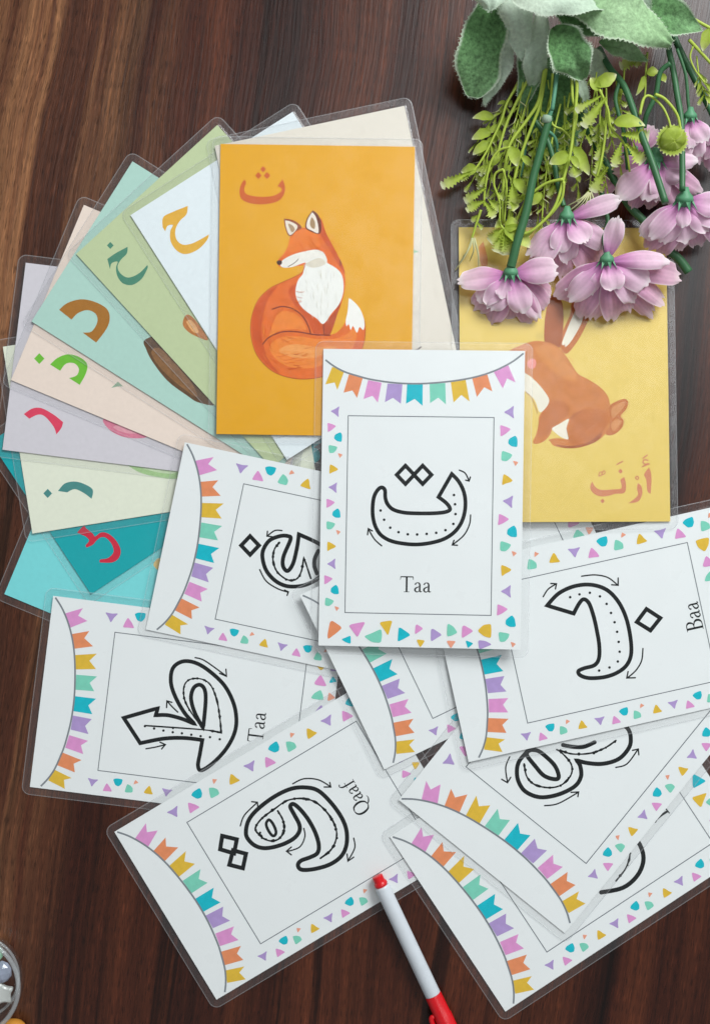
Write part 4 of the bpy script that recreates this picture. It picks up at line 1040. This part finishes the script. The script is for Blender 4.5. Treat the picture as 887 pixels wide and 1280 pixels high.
# green sprigs -------------------------------------------------------------
def sprig(pts, z0, z1, r_px, leaves=(), zmid=None, name='sprig', mat=None):
    o = stem(pts, z0, z1, r_px / PPM, mat or M_SPRIG, name=name, zmid=zmid, seg=8, taper=.75)
    for i, lf in enumerate(leaves):
        (bx, by), (tx, ty), wpx, z, kind = lf
        sd = int(bx * 3 + ty)
        if kind == 'o': blade('sprig_leaf', o, at(bx, by, z), at(tx, ty, z - .001), wpx / PPM, M_LIME, prof='leaf', bend=.22, cup=.16, nu=12, nv=6, seed=sd, twist=random.Random(sd).uniform(-.7, .7), rag=.06)
        elif kind == 's': blade('sprig_leaf', o, at(bx, by, z), at(tx, ty, z - .001), wpx / PPM, M_LIME, prof='fan', bend=.12, cup=.14, teeth=9, depth=.36, nv=8, seed=sd, twist=random.Random(sd).uniform(-.6, .6), rag=.08)
        else:
            bm = bmesh.new(); lt = bm.verts.layers.float.new('t')
            q = spline3([at(bx, by, z), at((bx + tx) / 2 + 3, (by + ty) / 2, z + .001), at(tx, ty, z - .004)], 5)
            tube(bm, q, [wpx / PPM * (1 - .6 * kx / len(q)) for kx in range(len(q))], 6)
            for vv in bm.verts: vv[lt] = .75
            bm_obj('filament', bm, M_CREAM, o)
    return o
def Lf(c, s, items, z): return [(P3(c, s, [a])[0], P3(c, s, [b])[0], wpx, z, kd) for a, b, wpx, kd in items]
sprig([(660,85)] + pxs(cL, sL, [(440,-20),(400,100),(340,230),(290,330),(230,420),(165,480)]), .016, .010, 1.7,
      Lf(cL, sL, [((350,85),(210,95),13,'o'),((330,180),(205,232),13,'o'),((315,245),(212,332),12,'o'),((240,420),(135,440),14,'o'),((215,440),(5,538),16,'s'),((235,430),(130,500),12,'s')], .011))
sprig([(664,90)] + pxs(cL, sL, [(490,0),(430,130),(390,260),(365,360),(310,450),(265,560)]), .018, .010, 1.9,
      Lf(cL, sL, [((350,360),(260,470),10,'s'),((330,400),(400,330),10,'o'),((300,470),(250,560),12,'s')], .013))
sprig([(680,88)] + pxs(cL, sL, [(640,-20),(560,110),(460,250),(425,380),(405,600),(410,780)]), .024, .012, 2.2)
sprig([(682,86)] + pxs(cL, sL, [(650,0),(590,160),(530,320),(480,500),(440,770)]), .024, .012, 2.2,
      Lf(cL, sL, [((530,340),(600,410),9,'o'),((480,490),(565,590),12,'o'),((470,520),(480,680),22,'s')], .018))
sprig(pxs(cL, sL, [(455,282),(380,305),(325,390),(290,560),(285,670)]), .020, .012, 1.7,
      Lf(cL, sL, [((300,545),(155,632),16,'s'),((290,630),(172,700),18,'s'),((290,640),(345,745),18,'s'),((310,620),(390,690),16,'s'),((320,370),(290,460),9,'s'),((300,450),(265,540),9,'s'),((330,560),(420,620),10,'s')], .015))
sprig(pxs(cL, sL, [(410,425),(358,455),(350,530),(385,640),(385,800)]), .021, .013, 1.6)
sprig(pxs(cL, sL, [(410,428),(432,560),(415,780)]), .021, .013, 1.5, Lf(cL, sL, [((460,275),(500,405),15,'o'),((455,640),(490,690),14,'s')], .023))
sprig(pxs(cL, sL, [(800,490),(680,522),(565,620),(490,780)]), .026, .016, 2.0, Lf(cL, sL, [((660,580),(585,660),11,'o'),((760,520),(700,610),12,'s')], .020))
sprig([(710,85),(720,100)] + pxs(cL, sL, [(880,30),(850,300),(805,480),(740,680),(620,810),(540,850)]), .032, .020, 2.2,
      Lf(cL, sL, [((835,330),(710,388),16,'o'),((850,340),(900,420),9,'o'),((860,400),(900,470),14,'s')], .029))
sprig(pxs(cL, sL, [(805,505),(790,620),(720,720),(640,790),(560,870)]), .026, .018, 1.8)
sprig(pxs(cL, sL, [(265,690),(235,780),(205,880)]), .013, .010, 1.8,
      Lf((560,240), 5.544, [((165,320),(45,545),1.3,'f'),((165,320),(100,450),1.3,'f'),((170,320),(150,475),1.3,'f'),((180,320),(205,575),1.4,'f'),((170,320),(75,490),1.1,'f')], .011)
      + Lf(cL, sL, [((250,720),(205,770),10,'s'),((240,770),(270,820),9,'s')], .012))
# curled pale flowerlet over the rabbit card
fo = sprig(pxs(cL, sL, [(385,760),(400,800),(430,830)]), .018, .018, 1.4, Lf(cL, sL,
      [((420,800),(585,940),22,'o'),((410,810),(320,900),24,'s'),((420,820),(370,970),24,'s'),((430,820),(440,985),26,'s'),((420,800),(520,790),20,'o'),((410,800),(360,780),16,'s'),((430,830),(490,930),22,'s')], .018))
sprig([(715,70)] + pxs(t3, s2_, [(70,0),(95,120),(50,340),(10,500),(-10,620)]), .030, .022, 1.9,
      Lf(t3, s2_, [((90,60),(30,105),12,'s'),((110,40),(55,90),11,'s'),((80,300),(170,470),14,'o'),((110,330),(70,480),14,'s'),((0,350),(60,345),9,'o')], .024))
sprig(pxs(t3, s2_, [(230,-40),(280,80),(300,190),(380,290),(410,450)]), .034, .026, 1.7,
      Lf(t3, s2_, [((270,10),(135,185),20,'s'),((225,-30),(180,-110),12,'o'),((315,155),(500,180),18,'o'),((360,230),(525,240),24,'s'),((385,285),(490,395),20,'s'),((360,275),(315,420),15,'s'),((240,0),(90,90),13,'s'),((200,-60),(330,-130),16,'o')], .034))
sprig(pxs(t3, s2_, [(275,60),(262,250),(230,430),(180,565)]), .030, .024, 1.8,
      Lf(t3, s2_, [((270,250),(210,380),13,'s'),((255,330),(205,460),13,'s'),((280,420),(190,570),18,'s'),((240,120),(250,230),8,'s'),
                   ((165,570),(35,655),1.2,'f'),((165,570),(25,700),1.2,'f'),((170,575),(100,690),1.2,'f'),((175,575),(140,695),1.2,'f'),((180,570),(190,680),1.2,'f'),((165,575),(70,690),1.0,'f')], .026))
sprig(pxs(t3, s2_, [(470,110),(490,20),(530,0),(600,60),(640,140),(655,210)]), .034, .033, 1.7)
sprig(pxs(t3, s2_, [(560,-10),(620,20),(690,110),(712,210)]), .036, .033, 2.0)
bm = bmesh.new(); kp = at(700 + 665 / s2_, 120 + 258 / s2_, .033)
lathe(bm, [(-.0022, .0015), (-.0014, .0045), (0, .0062), (.0010, .0060), (.0022, .0042), (.0028, .0010)], kp, kp + Vector((.1, -.5, .9)), 26)
rnd = random.Random(5)
lt = bm.verts.layers.float.new('t')
for v in bm.verts: v.co += Vector((rnd.uniform(-1, 1), rnd.uniform(-1, 1), rnd.uniform(-1, 1))) * .0003; v[lt] = .45 + rnd.uniform(-.2, .3)
fb = bm_obj('button_flower', bm, M_LIME, bq)
for kk in range(26):
    a = 2 * math.pi * kk / 26; dr = Vector((math.cos(a), math.sin(a), -.15))
    blade('frill', fb, kp + dr * .0050, kp + dr * .0078, .0018, M_LIME, prof='leaf', nu=4, nv=2, seed=kk)
sprig([(812,-10)] + pxs(t2, s2_, [(590,0),(720,70),(800,120),(930,190)]), .034, .030, 2.6, Lf(t2, s2_, [((880,170),(845,305),14,'o'),((700,60),(620,20),10,'o')], .032))
sprig(pxs(t2, s2_, [(760,235),(830,310),(930,420)]), .032, .028, 2.3)
sprig(pxs(t2, s2_, [(785,275),(768,340),(800,420),(860,500),(890,560)]), .031, .027, 1.2, Lf(t2, s2_, [((850,490),(900,530),10,'s')], .029))
sprig(pxs(t2, s2_, [(515,310),(505,430),(500,560),(470,680)]), .024, .020, 1.3,
      Lf(t2, s2_, [((500,330),(350,395),18,'s'),((510,435),(580,425),12,'o'),((585,440),(620,490),10,'o'),((500,450),(445,565),8,'o'),((515,320),(440,395),12,'s')], .024))
sprig([(690,92)] + pxs(cL, sL, [(720,105),(800,170),(860,240)]), .022, .020, 1.5)
sprig(pxs(cL, sL, [(510,100),(470,230),(455,260)]), .014, .013, 1.5)
sprig(pxs(cL, sL, [(590,190),(610,260),(600,360)]), .010, .008, 1.2, Lf(cL, sL, [((560,380),(540,480),14,'s'),((590,400),(590,500),12,'s'),((520,380),(560,490),16,'s')], .010))
sprig(pxs(cL, sL, [(665,300),(700,420),(715,510)]), .012, .010, 1.4, Lf(cL, sL, [((690,380),(710,440),8,'o'),((735,530),(705,610),11,'s')], .012))

# finer fronds filling the bunch: thin stems with small feathery leaflets along their lower half
def frond(a, b, z0, z1, sway, seed, n=7):
    rnd = random.Random(seed); dx, dy = b[0] - a[0], b[1] - a[1]; L = math.hypot(dx, dy); nx, ny = -dy / L, dx / L
    pts = [(a[0] + dx * t + nx * sway * math.sin(math.pi * t), a[1] + dy * t + ny * sway * math.sin(math.pi * t)) for t in (0, .25, .5, .75, 1)]
    lv = []
    for i in range(n):
        t = .34 + .66 * i / (n - 1); q = (a[0] + dx * t + nx * sway * math.sin(math.pi * t), a[1] + dy * t + ny * sway * math.sin(math.pi * t))
        sd_ = 1 if i % 2 else -1; ln = rnd.uniform(9, 17) if i < n - 1 else 17; sp = rnd.uniform(.35, .95) * sd_ if i < n - 1 else 0
        ux_, uy_ = dx / L * math.cos(sp) - dy / L * math.sin(sp), dx / L * math.sin(sp) + dy / L * math.cos(sp)
        lv.append((q, (q[0] + ux_ * ln, q[1] + uy_ * ln), rnd.uniform(4, 9), z0 + (z1 - z0) * t + .0008, rnd.choice('ssssof')  if i < n - 1 else 's'))
        if lv[-1][4] == 'f': lv[-1] = lv[-1][:2] + (.8,) + lv[-1][3:]
    sprig(pts, z0, z1, rnd.uniform(.8, 1.3), lv)
for i, (a, b, z0, z1, sw) in enumerate([((652,92),(604,214),.013,.008,5), ((658,95),(618,246),.014,.008,-6), ((666,100),(640,262),.016,.009,6), ((672,100),(655,250),.012,.007,-5), ((662,96),(596,178),.011,.007,4),
        ((690,110),(672,270),.014,.008,7), ((705,120),(690,232),.016,.010,-5), ((720,110),(722,236),.020,.012,5), ((742,100),(748,228),.022,.014,-6), ((738,96),(700,210),.018,.012,4),
        ((757,110),(774,205),.026,.020,5), ((780,84),(766,150),.024,.018,-3), ((870,70),(884,128),.028,.024,3), ((655,90),(628,196),.018,.012,-4), ((648,100),(612,232),.010,.006,8),
        ((668,98),(628,262),.018,.011,5), ((676,104),(662,206),.020,.016,-5), ((684,100),(684,250),.012,.008,-6), ((664,110),(590,226),.010,.006,7), ((695,112),(652,278),.017,.013,8), ((712,116),(706,214),.022,.016,4),
        ((730,112),(735,245),.018,.013,-7), ((752,112),(758,236),.022,.016,6), ((745,90),(726,178),.028,.020,-4), ((660,120),(634,284),.015,.011,-5), ((700,130),(676,292),.019,.016,5), ((770,100),(790,176),.024,.018,5)]):
    frond(a, b, z0, z1, sw, 40 + i, 11)
